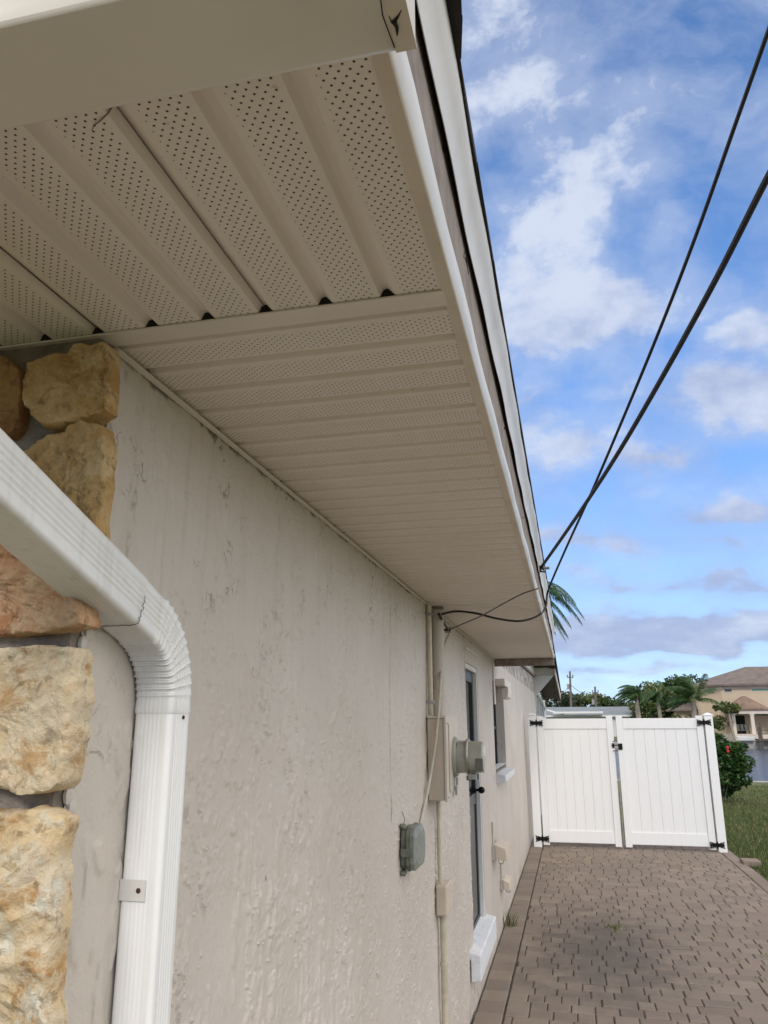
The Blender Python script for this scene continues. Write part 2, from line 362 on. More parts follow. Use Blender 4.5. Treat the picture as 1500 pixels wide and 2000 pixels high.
def water_mat():
    mt, t, b = newmat('water'); g = G(t); v = g.coord()
    b.inputs['Base Color'].default_value = (.045, .065, .10, 1); b.inputs['Roughness'].default_value = .18
    n = g.bump(g.noise(g.scale(v, (1, 2.2, 1)), 1.6, 5, .6), .12, .8); g.put(b.inputs['Normal'], n); return mt
M['water'] = water_mat()

# ------------------------------------------------------------ mesh helpers
class MB:
    def __init__(s): s.v = []; s.f = []
    def add(s, vs, fs):
        o = len(s.v); s.v += [tuple(p) for p in vs]; s.f += [tuple(i+o for i in f) for f in fs]; return s
    def box(s, x0, x1, y0, y1, z0, z1):
        return s.add([(x0,y0,z0),(x1,y0,z0),(x1,y1,z0),(x0,y1,z0),(x0,y0,z1),(x1,y0,z1),(x1,y1,z1),(x0,y1,z1)],
                     [(0,3,2,1),(4,5,6,7),(0,1,5,4),(1,2,6,5),(2,3,7,6),(3,0,4,7)])
    def prism(s, poly, axis, a, b):
        n = len(poly)
        def P(p, w): return (w, p[0], p[1]) if axis == 0 else (p[0], w, p[1]) if axis == 1 else (p[0], p[1], w)
        return s.add([P(p, a) for p in poly]+[P(p, b) for p in poly],
                     [tuple(range(n))[::-1], tuple(range(n, 2*n))]+[(i, (i+1) % n, n+(i+1) % n, n+i) for i in range(n)])
    def strip(s, prof, axis, a, b, segs=1):      # open sheet extruded
        def P(p, w): return (w, p[0], p[1]) if axis == 0 else (p[0], w, p[1])
        n = len(prof); vs = [P(p, a+(b-a)*k/segs) for k in range(segs+1) for p in prof]
        return s.add(vs, [(k*n+i, k*n+i+1, (k+1)*n+i+1, (k+1)*n+i) for k in range(segs) for i in range(n-1)])
    def tube(s, pts, r, n=8, cap=True):
        pts = [Vector(p) for p in pts]; rs = r if isinstance(r, (list, tuple)) else [r]*len(pts)
        up = None; vs = []
        for i, p in enumerate(pts):
            d = (pts[min(i+1, len(pts)-1)]-pts[max(i-1, 0)]).normalized()
            if up is None: up = Vector((0, 0, 1)) if abs(d.z) < .9 else Vector((1, 0, 0))
            a = d.cross(up).normalized(); b2 = a.cross(d).normalized(); up = b2
            for k in range(n):
                t = 2*math.pi*k/n; vs.append(p+(a*math.cos(t)+b2*math.sin(t))*rs[i])
        fs = [(i*n+k, i*n+(k+1) % n, (i+1)*n+(k+1) % n, (i+1)*n+k) for i in range(len(pts)-1) for k in range(n)]
        if cap: fs += [tuple(range(n))[::-1], tuple((len(pts)-1)*n+k for k in range(n))]
        return s.add(vs, fs)
    def cyl(s, p0, p1, r0, r1=None, n=24): return s.tube([p0, p1], [r0, r1 if r1 is not None else r0], n)
    def ball(s, c, r, n=10, k=6, sc=(1, 1, 1)):
        vs = [(c[0], c[1], c[2]-r*sc[2])]
        for j in range(1, k):
            ph = -math.pi/2+math.pi*j/k
            for i in range(n):
                t = 2*math.pi*i/n; vs.append((c[0]+r*sc[0]*math.cos(ph)*math.cos(t), c[1]+r*sc[1]*math.cos(ph)*math.sin(t), c[2]+r*sc[2]*math.sin(ph)))
        vs.append((c[0], c[1], c[2]+r*sc[2])); fs = [(0, 1+(i+1) % n, 1+i) for i in range(n)]
        for j in range(k-2): fs += [(1+j*n+i, 1+j*n+(i+1) % n, 1+(j+1)*n+(i+1) % n, 1+(j+1)*n+i) for i in range(n)]
        l = len(vs)-1; fs += [(l, 1+(k-2)*n+i, 1+(k-2)*n+(i+1) % n) for i in range(n)]
        return s.add(vs, fs)
    def build(s, name, material, parent=None, bevel=0, smooth=False, segs=2):
        me = bpy.data.meshes.new(name); me.from_pydata([tuple(p) for p in s.v], [], s.f); me.update()
        me.materials.append(M[material]); o = bpy.data.objects.new(name, me); S.collection.objects.link(o)
        if parent is not None:
            o.parent = parent; o.matrix_parent_inverse = Matrix.Identity(4)
            if parent.get('wloc'): pass
        if smooth:
            me.polygons.foreach_set('use_smooth', [True]*len(me.polygons)); me.set_sharp_from_angle(angle=R(38))
        if bevel:
            b = o.modifiers.new('bevel', 'BEVEL'); b.width = bevel; b.segments = segs; b.limit_method = 'ANGLE'; b.angle_limit = R(35)
        return o
def shift(o, loc):           # parts are authored in world space; subtract the root's origin
    for c in o.children:
        c.data.transform(Matrix.Translation(-Vector(loc)))
        for d in c.children: d.data.transform(Matrix.Translation(-Vector(loc)))
def thing(name, label, cat, group=None):
    o = bpy.data.objects.new(name, None); S.collection.objects.link(o); o.empty_display_size = .1
    o['label'] = label; o['category'] = cat
    if group: o['group'] = group
    return o
def tag(o, label, cat, group=None):
    o['label'] = label; o['category'] = cat
    if group: o['group'] = group
    return o
def struct(o): o['kind'] = 'structure'; return o
def copy_tree(o, parent=None):
    c = o.copy(); S.collection.objects.link(c); c.parent = parent
    for ch in list(o.children): copy_tree(ch, c)
    return c

XW = -.729; SOF = 2.435; YC = 1.05   # side wall plane, soffit height, front corner
# ------------------------------------------------------------ ground, canal, driveway
prof = [(-60, -.05), (28.2, -.05), (28.3, -2.2), (100.6, -2.2), (100.9, -.35), (140, .0), (4000, .5)]
g_ = MB(); xs = [-3000, -400, 400, 3000]
g_.strip([(y, z) for y, z in prof], 0, -3000, 3000, 6); struct(g_.build('ground', 'ground'))
w_ = MB(); w_.add([(-900, 28.25, -1.15), (900, 28.25, -1.15), (900, 100.8, -1.15), (-900, 100.8, -1.15)], [(0, 1, 2, 3)]); struct(w_.build('water', 'water'))
sw = MB(); sw.box(-60, 90, 28.0, 28.24, -1.6, -.02); o = sw.build('seawall', 'concrete', bevel=.02); tag(o, 'low concrete seawall cap at the lawn edge by the canal', 'seawall')
base = MB(); base.box(XW+.01, 2.14, -3, 14.2, -.12, -.008); struct(base.build('driveway_bed', 'joint'))
pv = MB()
def paver(x0, x1, y0, y1):
    if x1-x0 < .03 or y1-y0 < .03: return
    j = .0030; z = random.uniform(-.003, .003); tx = random.uniform(-.003, .003); ty = random.uniform(-.003, .003); b = .0065
    x0 += j*.8+random.uniform(0, .0018); x1 -= j*.8+random.uniform(0, .0018); y0 += j*random.uniform(.5, .9); y1 -= j*random.uniform(.5, .9)
    o = [(x0, y0), (x1, y0), (x1, y1), (x0, y1)]; i = [(x0+b, y0+b), (x1-b, y0+b), (x1-b, y1-b), (x0+b, y1-b)]
    cx, cy = (x0+x1)/2, (y0+y1)/2
    def zz(x, y): return z+tx*(x-cx)/.1+ty*(y-cy)/.1
    vs = [(x, y, -.05) for x, y in o]+[(x, y, -.005+zz(x, y)) for x, y in o]+[(x, y, zz(x, y)) for x, y in i]
    fs = [(8, 9, 10, 11)]
    for k in range(4):
        n = (k+1) % 4; fs += [(k, n, 4+n, 4+k), (4+k, 4+n, 8+n, 8+k)]
    pv.add(vs, fs)
y = -2.9; row = 0
while y < 14.0:
    h = .152; x = -.537-random.choice((0, .06, .1)); first = True
    while x < 1.97:
        w = random.choice((.112, .152, .152, .228)); x2 = x+w
        if x2 > 1.93: x2 = 1.97
        paver(max(x, -.537), x2, y, y+h); x = x2
    y += h; row += 1
y = -2.9
while y < 14.0: paver(-.722, -.543, y, y+.225); y += .225
y = -2.9
while y < 14.0: paver(1.977, 2.13, y, y+.225); y += .225
struct(pv.build('driveway', 'paver'))

# grass of the lawn (nobody could count it)
def blades(name, n, fx, h0, h1, wd, material, seg2=True):
    V = []; Fc = []
    for i in range(n):
        x, y, s = fx(); a = random.uniform(0, 6.283); h = random.uniform(h0, h1)*s; lx = random.gauss(0, .45)*h; ly = random.gauss(0, .45)*h
        w = wd*random.uniform(.7, 1.3); ca, sa = math.cos(a)*w, math.sin(a)*w; k = len(V)
        V += [(x-ca, y-sa, -.05), (x+ca, y+sa, -.05), (x+ca*.7+lx*.4, y+sa*.7+ly*.4, -.05+h*.6), (x-ca*.7+lx*.4, y-sa*.7+ly*.4, -.05+h*.6), (x+lx, y+ly, -.05+h)]
        Fc += [(k, k+1, k+2, k+3), (k+3, k+2, k+4)]
    mb = MB(); mb.v = V; mb.f = Fc; return mb.build(name, material)
def gx():
    t = random.random()**1.5; y = 9.5+t*17; x = 2.14+random.random()*(1.3+(y-9)*.22); return x, y, random.uniform(.6, 1.2)
o = blades('grass', 45000, gx, .03, .085, .006, 'grass_blade'); o['kind'] = 'stuff'; o['label'] = 'patchy green and straw coloured lawn beside the paver driveway'; o['category'] = 'grass'

# ------------------------------------------------------------ house
house = thing('house', 'beige stucco house with stone clad corner and perforated white eave', 'house')
wl = MB(); t0, t1 = XW-.2, XW
DY0, DY1, DZ0, DZ1 = 5.70, 6.46, .30, 2.235      # door opening
WY0, WY1, WZ0, WZ1 = 7.74, 9.0, 1.33, 2.20       # window opening
def wsec(y0, y1, z0, z1): wl.box(t0, t1, y0, y1, z0, z1)
wl.box(t0, t1-.012, YC+.012, DY0-.012, -.1, 2.46); wl.box(t0, t1, DY0-.012, DY0, -.1, 2.46)
def vnoise(a, b, seed):                      # smooth value noise on numpy arrays
    rg = np.random.default_rng(seed); T = rg.random((256, 256))
    i = np.floor(a).astype(int); j = np.floor(b).astype(int); fa = a-i; fb_ = b-j
    fa = fa*fa*fa*(fa*(fa*6-15)+10); fb_ = fb_*fb_*fb_*(fb_*(fb_*6-15)+10)
    g = lambda x, y: T[x % 256, y % 256]
    return (g(i, j)*(1-fa)+g(i+1, j)*fa)*(1-fb_)+(g(i, j+1)*(1-fa)+g(i+1, j+1)*fa)*fb_
def fb2d(a, b, seed, o=3, ga=.5):
    t = 0; w = 1; tw = 0
    for k in range(o): t = t+w*vnoise(a*2**k+17*k, b*2**k+5*k, seed+k); tw += w; w *= ga
    return t/tw
nc = 560; ys_ = (YC+.012)*np.exp(np.linspace(0, np.log((DY0-.012)/(YC+.012)), nc)); zs_ = np.linspace(.0, 2.46, 620)
YY, ZZ = np.meshgrid(ys_, zs_, indexing='ij')
def ss(x, a, b): t = np.clip((x-a)/(b-a), 0, 1); return t*t*(3-2*t)
wx = (fb2d(YY*14, ZZ*14, 90)-.5)*.05; wz = (fb2d(YY*14, ZZ*14, 95)-.5)*.08
n1 = fb2d((YY+wx)*34, (ZZ+wz)*13, 3, 3)-.5; worms = 1-ss(np.abs(n1), .012, .026)
patch = ss(fb2d(YY*5.5, ZZ*3.2, 11, 3), .37, .49); brk_ = ss(fb2d((YY+.4*ZZ)*17, ZZ*11, 21, 2), .42, .54)
n2 = fb2d((YY+wx)*40, (ZZ+wz)*36, 33, 3)-.5; worms2 = (1-ss(np.abs(n2), .03, .055))*ss(fb2d(YY*9, ZZ*8, 41, 2), .50, .60)
plates = ss(fb2d((YY+wx)*20, (ZZ+wz)*12, 101, 4, .6), .555, .568)*ss(fb2d(YY*3.7, ZZ*3, 111, 2), .45, .56)
drips = ss(fb2d((YY+wx*.6)*46, ZZ*8, 55, 2), .61, .67)*ss(fb2d(YY*4, ZZ*2.6, 61, 2), .43, .53)*(1-.6*ss(ZZ, 1.7, 2.2))+ss(fb2d((YY+wx)*30, ZZ*10, 155, 2), .66, .70)*ss(fb2d(YY*5, ZZ*3, 161, 2), .45, .55)
H_ = .0042*worms*patch*brk_+.0015*worms2+.0018*plates+.0034*drips+.0016*(fb2d(YY*28, ZZ*24, 71, 3)-.5)+.010*(fb2d(YY*2.2, ZZ*1.7, 81, 3)-.5)
H_ *= ss(YY, YC+.012, YC+.06)
vs_ = np.stack([XW-.002+H_, YY, ZZ], -1).reshape(-1, 3); o0 = len(wl.v); nz_ = len(zs_)
wl.v += [tuple(p) for p in vs_]
idx = (np.arange(nc-1)[:, None]*nz_+np.arange(nz_-1)[None, :]+o0).ravel()
wl.f += [(int(a), int(a+nz_), int(a+nz_+1), int(a+1)) for a in idx]
wall_sheet_h = H_
wsec(DY0, DY1, -.1, DZ0); wsec(DY0, DY1, DZ1, 2.46); wsec(DY1, WY0, -.1, 2.46)
wsec(WY0, 8.06, -.1, WZ0); wsec(WY0, 8.06, WZ1, 2.46)
wsec(8.06, WY1, -.1, WZ0); wsec(8.06, WY1, WZ1, 3.35); wsec(WY1, 17.4, -.1, 3.35)
wl.build('side_wall', 'stucco', house, smooth=True)
MB().box(-7, t0, YC+.03, YC+.2, -.1, 2.46).build('front_wall', 'stucco', house)
wi = MB(); wi.box(-1.9, -1.85, 1.3, 23.7, 0, 2.4); wi.build('inner_wall', 'dark', house)
# soffit, front corner: panels run away from the camera
def ribbed(a0, a1, off, dp=1.):
    P = []; k = math.floor((a0-off)/.1)
    while off+k*.1 < a1+.1:
        b = off+k*.1
        for d, z in ((-.002, .0185), (.0, .0190), (.003, .0180), (.013, .0015), (.017, .0), (.087, .0), (.090, .001), (.0945, .0155)):
            if a0 < b+d < a1: P.append((b+d, SOF+z*dp))
        k += 1
    return [(a0, P[0][1])]+P+[(a1, P[-1][1])]
sf = MB(); sf.strip(ribbed(-4.0, -.150, -.535, .68), 1, .50, 1.032, 4); so_ = sf.build('soffit_panel', 'soffit_x', house, smooth=True)
sf = MB(); pr = ribbed(1.062, 8.04, 1.08); sf.strip(pr, 0, -.150, XW-.02, 6); sf.build('soffit_panel', 'soffit_y', house, smooth=True)
# seam hairlines where panels lock (every third groove)
sm_ = MB()
for x in (-.436, -.736, -1.036): MB().box(x-.0006, x+.0006, .58, 1.0275, SOF+.009, SOF+.0115).build('panel_seam', 'fascia_wood', house)
ch = MB()
ch.box(-4, -.135, 1.028, 1.072, SOF-.004, SOF-.0005)       # channel where the two directions meet
ch.box(-4, -.135, 1.068, 1.072, SOF-.001, SOF+.012)
ch.build('soffit_channel', 'soffit_plain', house, bevel=.0008)
dk = MB(); dk.box(-4, -.152, 1.0285, 1.030, SOF-.0002, SOF+.03); dk.box(-4, -.14, 1.04, 8.0, SOF+.05, SOF+.06); dk.build('soffit_shade_backing', 'dark', house)  # black backing stands in for the shade inside the open groove ends
jc = MB(); 
pts = [(XW+.0005, SOF-.014), (XW+.013, SOF-.012), (XW+.013, SOF-.0105), (XW+.003, SOF-.001), (XW+.0005, SOF-.001)]
jc.prism(pts, 1, YC+.02, 8.04); jc.build('wall_channel', 'soffit_plain', house)
# side fascia, drip edge, shingles
EY0, EY1 = .565, 8.06
fb_ = MB(); fb_.strip([(-.150, SOF+.010), (-.1495, SOF-.003), (-.131, SOF-.0095), (-.1292, SOF-.008)], 1, EY0, EY1, 2); fb_.build('fascia_lip', 'fascia_beige', house)
fs_ = MB(); rr = []
segs = 60
V = []
for k in range(segs+1):
    yy_ = EY0+(EY1-EY0)*k/segs; w = .0012*math.sin(k*1.7)+.0008*math.sin(k*.61+1); bo = min(1, max(0, (yy_-.8)/.7)); w += .004*bo
    V += [(-.1292, yy_, SOF-.008), (-.1275+w, yy_, SOF-.004+.006*bo), (-.1265+w, yy_, SOF+.052-.024*bo), (-.129+w, yy_, SOF+.056-.024*bo), (-.136, yy_, SOF+.055-.024*bo)]
fs_.add(V, [(k*5+i, k*5+i+1, (k+1)*5+i+1, (k+1)*5+i) for k in range(segs) for i in range(4)])
fs_.build('fascia', 'fascia_white', house, smooth=True)
wd = MB(); wd.box(-.160, -.1315, EY0, EY1, SOF+.02, SOF+.33); wd.build('fascia_board', 'fascia_wood', house)
de = MB(); V = []; n = 7; brk = 5.0
for k in range(segs*2+1):
    yy_ = .40+(EY1-.42)*k/(segs*2); w = .001*math.sin(k*.9)+.0012*math.sin(k*.23+2)
    sag = 0 if yy_ < brk else -.012
    zz_ = SOF+.183+w+sag
    V += [(-.1225+w, yy_, zz_+.001), (-.121+w, yy_, zz_), (-.1195+w, yy_, zz_+.036), (-.118+w, yy_, zz_+.060), (-.112+w, yy_, zz_+.078), (-.1050+w, yy_, zz_+.090), (-.1035+w, yy_, zz_+.138)]
de.add(V, [(k*n+i, k*n+i+1, (k+1)*n+i+1, (k+1)*n+i) for k in range(segs*2) for i in range(n-1)])
de.build('drip_edge', 'fascia_white', house, smooth=True)
MB().box(-4, -.137, .40, .42, 2.61, 2.745).build('front_fascia', 'fascia_wood', house)
rf = MB()
ztop = SOF+.322
rf.prism([(-.10, ztop), (-.10, ztop+.02), (-4.5, ztop+1.25), (-4.5, ztop+1.2)], 1, .36, 8.1)
rf.prism([(-.16, SOF+.03), (-.16, SOF+.31), (-4.4, ztop+1.1), (-4.4, SOF+.03)], 1, 8.03, 8.05)
sh = rf.build('roof', 'shingle', house)
se = MB(); y = .37
while y < 8.1:                       # ragged shingle edge
    l = random.choice((.14, .16, .31)) if y > 1 else .07; x = -.0995+random.uniform(-.002, .003)
    tp = lambda q: .018*min(1, max(0, (.95-q)/.12))
    x += tp(y)
    z = ztop-.004+random.uniform(-.0015, .0015); y2 = min(y+l-.003, 8.1)
    xa = x; xb = -.0995+tp(y2)
    se.add([(xa, y, z), (xb, y2, z), (-.30, y2, z+.06), (-.30, y, z+.06), (xa, y, z+.007), (xb, y2, z+.007), (-.30, y2, z+.067), (-.30, y, z+.067)],
           [(0, 3, 2, 1), (4, 5, 6, 7), (0, 1, 5, 4), (1, 2, 6, 5), (2, 3, 7, 6), (3, 0, 4, 7)]); y += l
se.build('shingle', 'shingle', sh)
eb = MB(); eb.box(XW-.01, -.128, 8.045, 8.075, SOF-.075, SOF+.02); eb.build('end_board', 'fascia_wood', house, bevel=.002)
# spider webs / nails on the fascia board
nl = MB()
for yy_, zz_ in ((1.21, 2.60), (2.05, 2.60), (2.9, 2.56), (3.7, 2.62)): MB().ball((-.1310, yy_, zz_), .0035, 8, 5).build('nail', 'dark', house)
for k in range(5): nl.tube([(-.1310, 1.18+.012*k, 2.585+.006*k), (-.131, 1.19+.012*k, 2.60), (-.1310, 1.20+.013*k, 2.612-.004*k)], .0006, 4)
nl.build('cobweb', 'dark', house); nl = MB()
for k in range(3): nl.tube([(-.1310, .95, 2.615+.003*k), (-.130, .955, 2.622+.003*k), (-.1310, .97, 2.628+.003*k)], .0006, 4)
nl.build('cobweb', 'dark', house)
# front gutter of the street eave
gt = MB(); gp = [(.560, 2.500), (.560, 2.401), (.556, 2.400), (.456, 2.400), (.453, 2.403), (.452, 2.430), (.447, 2.445), (.436, 2.462), (.431, 2.480), (.431, 2.500), (.440, 2.502)]
gt.strip(gp, 0, -4.0, -.100, 4); go = gt.build('gutter', 'gutter_white', house, smooth=True)
go.modifiers.new('s', 'SOLIDIFY').thickness = .0012
ec = MB(); ec.prism(gp[:-1], 0, -.1015, -.0995)
ec.prism([(.5615, 2.40), (.5615, 2.398), (.451, 2.398), (.451, 2.40)], 0, -.118, -.0985)
ec.build('end_cap', 'gutter_white', go)
sp_ = MB()
sp_.tube([(-.113, .543, 2.3975), (-.1115, .535, 2.397), (-.1125, .528, 2.3972), (-.108, .524, 2.3975), (-.104, .519, 2.3978)], [.0006, .0016, .0022, .0009, .0003], 6)
sp_.tube([(-.112, .533, 2.397), (-.115, .529, 2.3975), (-.116, .522, 2.3978)], [.001, .0006, .0003], 5); sp_.tube([(-.118, .555, 2.397), (-.121, .52, 2.397), (-.1175, .49, 2.397), (-.119, .46, 2.397)], .0006, 4)
sp_.build('web_dirt', 'dark', go)
ff = MB(); ff.box(-4, -.136, .5625, .575, 2.433, 2.60); ff.build('front_fascia', 'fascia_beige', house)
# dry stem hanging from the soffit seam
st = MB(); st.tube([at(220, 207, 1, .60), at(212, 220, 1, .60), at(196, 236, 1, .605), at(184, 245, 1, .61), at(179, 256, 1, .61)], [.0009, .0008, .0007, .0006, .0004], 5)
tag(st.build('dry_stem', 'cable_grey'), 'thin curled dry stem caught at the soffit edge behind the gutter', 'stem')

# ---- stone cladding on the front face
cl = MB(); cl.box(-6, XW-.004, YC-.012, YC+.03, -.1, 2.433); clad = cl.build('stone_cladding', 'mortar', house)
def stone(poly, material, thick=.034, seed=0, rough=1.):
    rg = random.Random(seed); P = [Vector(p) for p in poly]; per = sum((P[(i+1) % len(P)]-P[i]).length for i in range(len(P)))
    # dense boundary
    B = []
    for i in range(len(P)):
        a, b = P[i], P[(i+1) % len(P)]; k = max(2, int((b-a).length/per*150))
        for j in range(k): B.append(a.lerp(b, j/k))
    for _ in range(1): B = [B[i]*.5+(B[i-1]+B[(i+1) % len(B)])*.25 for i in range(len(B))]
    n = len(B); c = sum(B, Vector((0, 0)))/n
    from mathutils import noise as mn
    def fbm(x, z, s): return mn.fractal(Vector((x*s+seed*3.1, z*s, seed*1.7)), .9, 2.1, 5)
    B = [c+(b-c)*(1+.035*rough*fbm(b.x, b.y, 30)) for b in B]
    rings = [(1.0, YC+.0, 0), (1.002, YC-thick*.5, .5), (.998, YC-thick*.85, .9), (.986, YC-thick, 1)]+[(s, YC-thick-.002, 1) for s in (.955, .93, .9, .86, .82, .77, .72, .66, .6, .54, .48, .41, .34, .27, .2, .13, .06)]
    V = []
    for s, yv, amp in rings:
        for i, b in enumerate(B):
            q = c+(b-c)*s
            d = (.008*fbm(q.x, q.y, 7)+.006*fbm(q.x, q.y, 26)-.006*abs(fbm(q.x+5, q.y, 45))+.002*fbm(q.x, q.y, 110))*rough
            # chiselled facets
            fq = 5*(mn.noise(Vector((q.x*8+seed+.15*fbm(q.x, q.y, 20), q.y*6, seed)))+.5); d += .0042*(math.floor(fq)+min(1, (fq % 1)*4))*rough
            V.append((q.x+(.0025*fbm(q.x, yv*9+q.y, 40) if s > .97 else 0), yv-d*amp, q.y+(.0025*fbm(q.y, yv*9+q.x, 40) if s > .97 else 0)))
    V.append((c.x, YC-thick-.002, c.y)); R_ = len(rings)
    fs = [(r*n+i, r*n+(i+1) % n, (r+1)*n+(i+1) % n, (r+1)*n+i) for r in range(R_-1) for i in range(n)]
    fs += [((R_-1)*n+i, (R_-1)*n+(i+1) % n, len(V)-1) for i in range(n)]
    mb = MB(); mb.add(V, [f[::-1] for f in fs]); return mb.build('stone', material, clad, smooth=True)
YS = YC-.034
def pxp(L_): return [(at(x, y, 1, YS).x, at(x, y, 1, YS).z) for x, y in L_]
stone(pxp([(-60, 690), (20, 702), (47, 728), (50, 775), (38, 830), (20, 850), (-70, 850)]), 'stone_brown', seed=1)
stone(pxp([(52, 745), (60, 716), (136, 694), (148, 673), (205, 668), (214, 690), (206, 800), (150, 826), (98, 842), (76, 824), (56, 790)]), 'stone_gold', seed=2)
stone(pxp([(40, 905), (75, 872), (130, 838), (165, 824), (196, 828), (206, 860), (200, 940), (190, 1040), (178, 1110), (60, 1060)]), 'stone_gold', seed=3, rough=1.3)
stone(pxp([(-150, 1040), (-20, 1045), (60, 1090), (130, 1140), (168, 1190), (172, 1222), (110, 1236), (0, 1242), (-140, 1240)]), 'stone_rose', seed=4)
stone(pxp([(-160, 1265), (0, 1266), (70, 1260), (150, 1264), (158, 1275), (153, 1400), (136, 1530), (118, 1548), (60, 1550), (0, 1538), (-170, 1540)]), 'stone_pale', seed=5)
stone(pxp([(-200, 1580), (0, 1577), (60, 1580), (110, 1587), (125, 1596), (118, 1650), (100, 1900), (88, 2120), (60, 2150), (-260, 2150)]), 'stone_cream', seed=6, rough=1.3)
stone([(-1.28, .62), (-1.22, .60), (-.80, .61), (-.757, .64), (-.757, 1.12), (-.80, 1.14), (-1.2, 1.12)], 'stone_rose', seed=7)
stone([(-1.30, .05), (-.80, .03), (-.757, .07), (-.757, .55), (-.82, .585), (-1.25, .56)], 'stone_pale', seed=8)
x = -1.33; k = 9
while x > -3.2:
    z = .04
    while z < 2.35:
        h = min(random.uniform(.22, .42), 2.40-z); w = .42
        if h > .1: stone([(x-w+random.uniform(.01, .05), z+.02), (x-.02, z+random.uniform(.01, .03)), (x-random.uniform(.01, .04), z+h-.02), (x-w*.5, z+h-.005), (x-w+.03, z+h-.03)], random.choice(('stone_gold', 'stone_pale', 'stone_cream', 'stone_rose')), seed=k)
        k += 1; z += h
    x -= .43
for z0, z1 in ((2.0, 2.40), (1.72, 1.95)):
    stone([(-1.30, z0), (-1.02, z0+.01), (-1.0, z1-.02), (-1.15, z1), (-1.31, z1-.03)], 'stone_brown', seed=k); k += 1
# rough render lip where the stucco was run up to the stones
lip = MB(); rg = random.Random(3); prev = None
for k in range(120):
    z = .02+k*.02; w = .004+.006*rg.random()
    lip.ball((XW+.001, YC+.016+rg.uniform(-.006, .012), z), .009, 6, 4, (.55+w*20, 1.2, 1.7))
lip.build('corner_render', 'stucco', house, smooth=True)

# ------------------------------------------------------------ downspout
ds = thing('downspout', 'white ribbed aluminium downspout bending forward from the wall corner', 'downspout')
def ring(hx, hv, crimp=0., ribs=True):
    """cross-section points (x, v); v>0 = away from the house front (towards the street)"""
    pts = []
    def side(a, b, nrm, rib, cnt):
        for i in range(cnt+1):
            t = i/cnt; x = a[0]+(b[0]-a[0])*t; v = a[1]+(b[1]-a[1])*t; d = 0
            if rib and .14 < t < .86: d = rib*(.5-.5*math.cos((t-.14)/.72*2*math.pi*5))
            pts.append((x-nrm[0]*d, v-nrm[1]*d))
    r = .0085
    def arc(cx, cv, a0):
        for i in range(1, 6):
            a = a0+math.pi/2*i/6; pts.append((cx+r*math.cos(a), cv+r*math.sin(a)))
    rb = .0016 if ribs else 0
    side((hx, -hv+r), (hx, hv-r), (1, 0), rb, 44); arc(hx-r, hv-r, 0)
    side((hx-r, hv), (-hx+r, hv), (0, 1), rb*.35, 30); arc(-hx+r, hv-r, math.pi/2)
    side((-hx, hv-r), (-hx, -hv+r), (-1, 0), rb, 30); arc(-hx+r, -hv+r, math.pi)
    side((-hx+r, -hv), (hx-r, -hv), (0, -1), rb*.35, 20); arc(hx-r, -hv+r, -math.pi/2)
    return pts
PX = -.6935
def sweep(path):      # path: (y, z, dir angle from +Z towards -Y, hx, hv)
    mb = MB(); V = []; n = None
    for (y, z, a, hx, hv) in path:
        rg_ = ring(hx, hv); n = len(rg_)
        # v axis: points to -Y when a = 0, turns downwards... (street side)
        vy, vz = -math.cos(a), -math.sin(a)
        for px_, pv_ in rg_: V.append((PX+px_, y+pv_*vy, z+pv_*vz))
    k = len(path); fs = [(i*n+j, i*n+(j+1) % n, (i+1)*n+(j+1) % n, (i+1)*n+j) for i in range(k-1) for j in range(n)]
    mb.add(V, [f[::-1] for f in fs]); return mb
YV = 1.2640; HX, HV = .0345, .0360
sweep([(YV, .12, 0, HX, HV), (YV, 1.0, 0, HX, HV), (YV, 1.822, 0, HX, HV), (YV, 1.826, 0, HX-.001, HV-.001)]).build('straight_pipe', 'white_alu', ds, smooth=True)
A = R(71.5); RB = .135; zc = 1.842; path = [(YV, 1.818, 0, HX+.0006, HV+.0006), (YV, 1.822, 0, HX+.0016, HV+.0016), (YV, zc-.004, 0, HX+.001, HV+.001)]
NC = 11
for i in range(NC*8+1):
    t = i/(NC*8); a = A*t; y_ = YV-RB+RB*math.cos(a); z_ = zc+RB*math.sin(a)
    ph = (t*NC) % 1; c = max(0, 1-abs(ph-.5)/.16) if .02 < t < .98 else 0; saw = (ph-.5)*.0016
    kk = int(t*NC); am = .68*(.7, 1.25, .9, 1.4, .8, 1.1, 1.35, .75, 1.15, .95, 1.2, 1)[kk]
    path.append((y_, z_, a, HX+.001+.0020*c*am+saw*.7*am, HV+.001+.0026*c*am+saw*1.2*am+.004*t))
ye, ze = y_, z_
dy_, dz_ = -math.sin(A), math.cos(A)
path += [(ye+dy_*s, ze+dz_*s, A, HX+.001+s*.02, HV+.0035+s*.012) for s in (.01, .05, .075)]
sweep(path).build('elbow', 'white_alu', ds, smooth=True)
s0 = .070; sl_ = [(ye+dy_*s, ze+dz_*s, A, HX+.0035+e, HV+.0048+e) for s, e in ((s0, -.001), (s0, .0), (s0+.002, .0005), (.3, 0), (.58, 0))]
sweep(sl_).build('slanted_pipe', 'white_alu', ds, smooth=True)
yu, zu = ye+dy_*.58, ze+dz_*.58; path = []
for i in range(41):
    t = i/40; a = A*(1-t); y_ = yu-RB*(math.sin(A)*0+math.cos(a)-math.cos(A))*1.; z_ = zu+RB*(math.sin(A)-math.sin(a))
    c = max(0, 1-abs((t*8) % 1-.5)/.16); path.append((y_, z_, a, HX+.003+.0015*c, HV+.006+.002*c))
path.append((y_, 2.405, 0, HX+.002, HV+.002))
sweep(path).build('elbow', 'white_alu', ds, smooth=True)
sk_ = MB(); ys = YV-HV-.0026
sk_.box(XW-.002, PX+.012, ys, ys+.0012, 1.527, 1.559); sk_.box(XW+.0005, XW+.0018, ys, YV+.02, 1.527, 1.559)
strap = sk_.build('strap', 'fascia_white', ds, bevel=.0004)
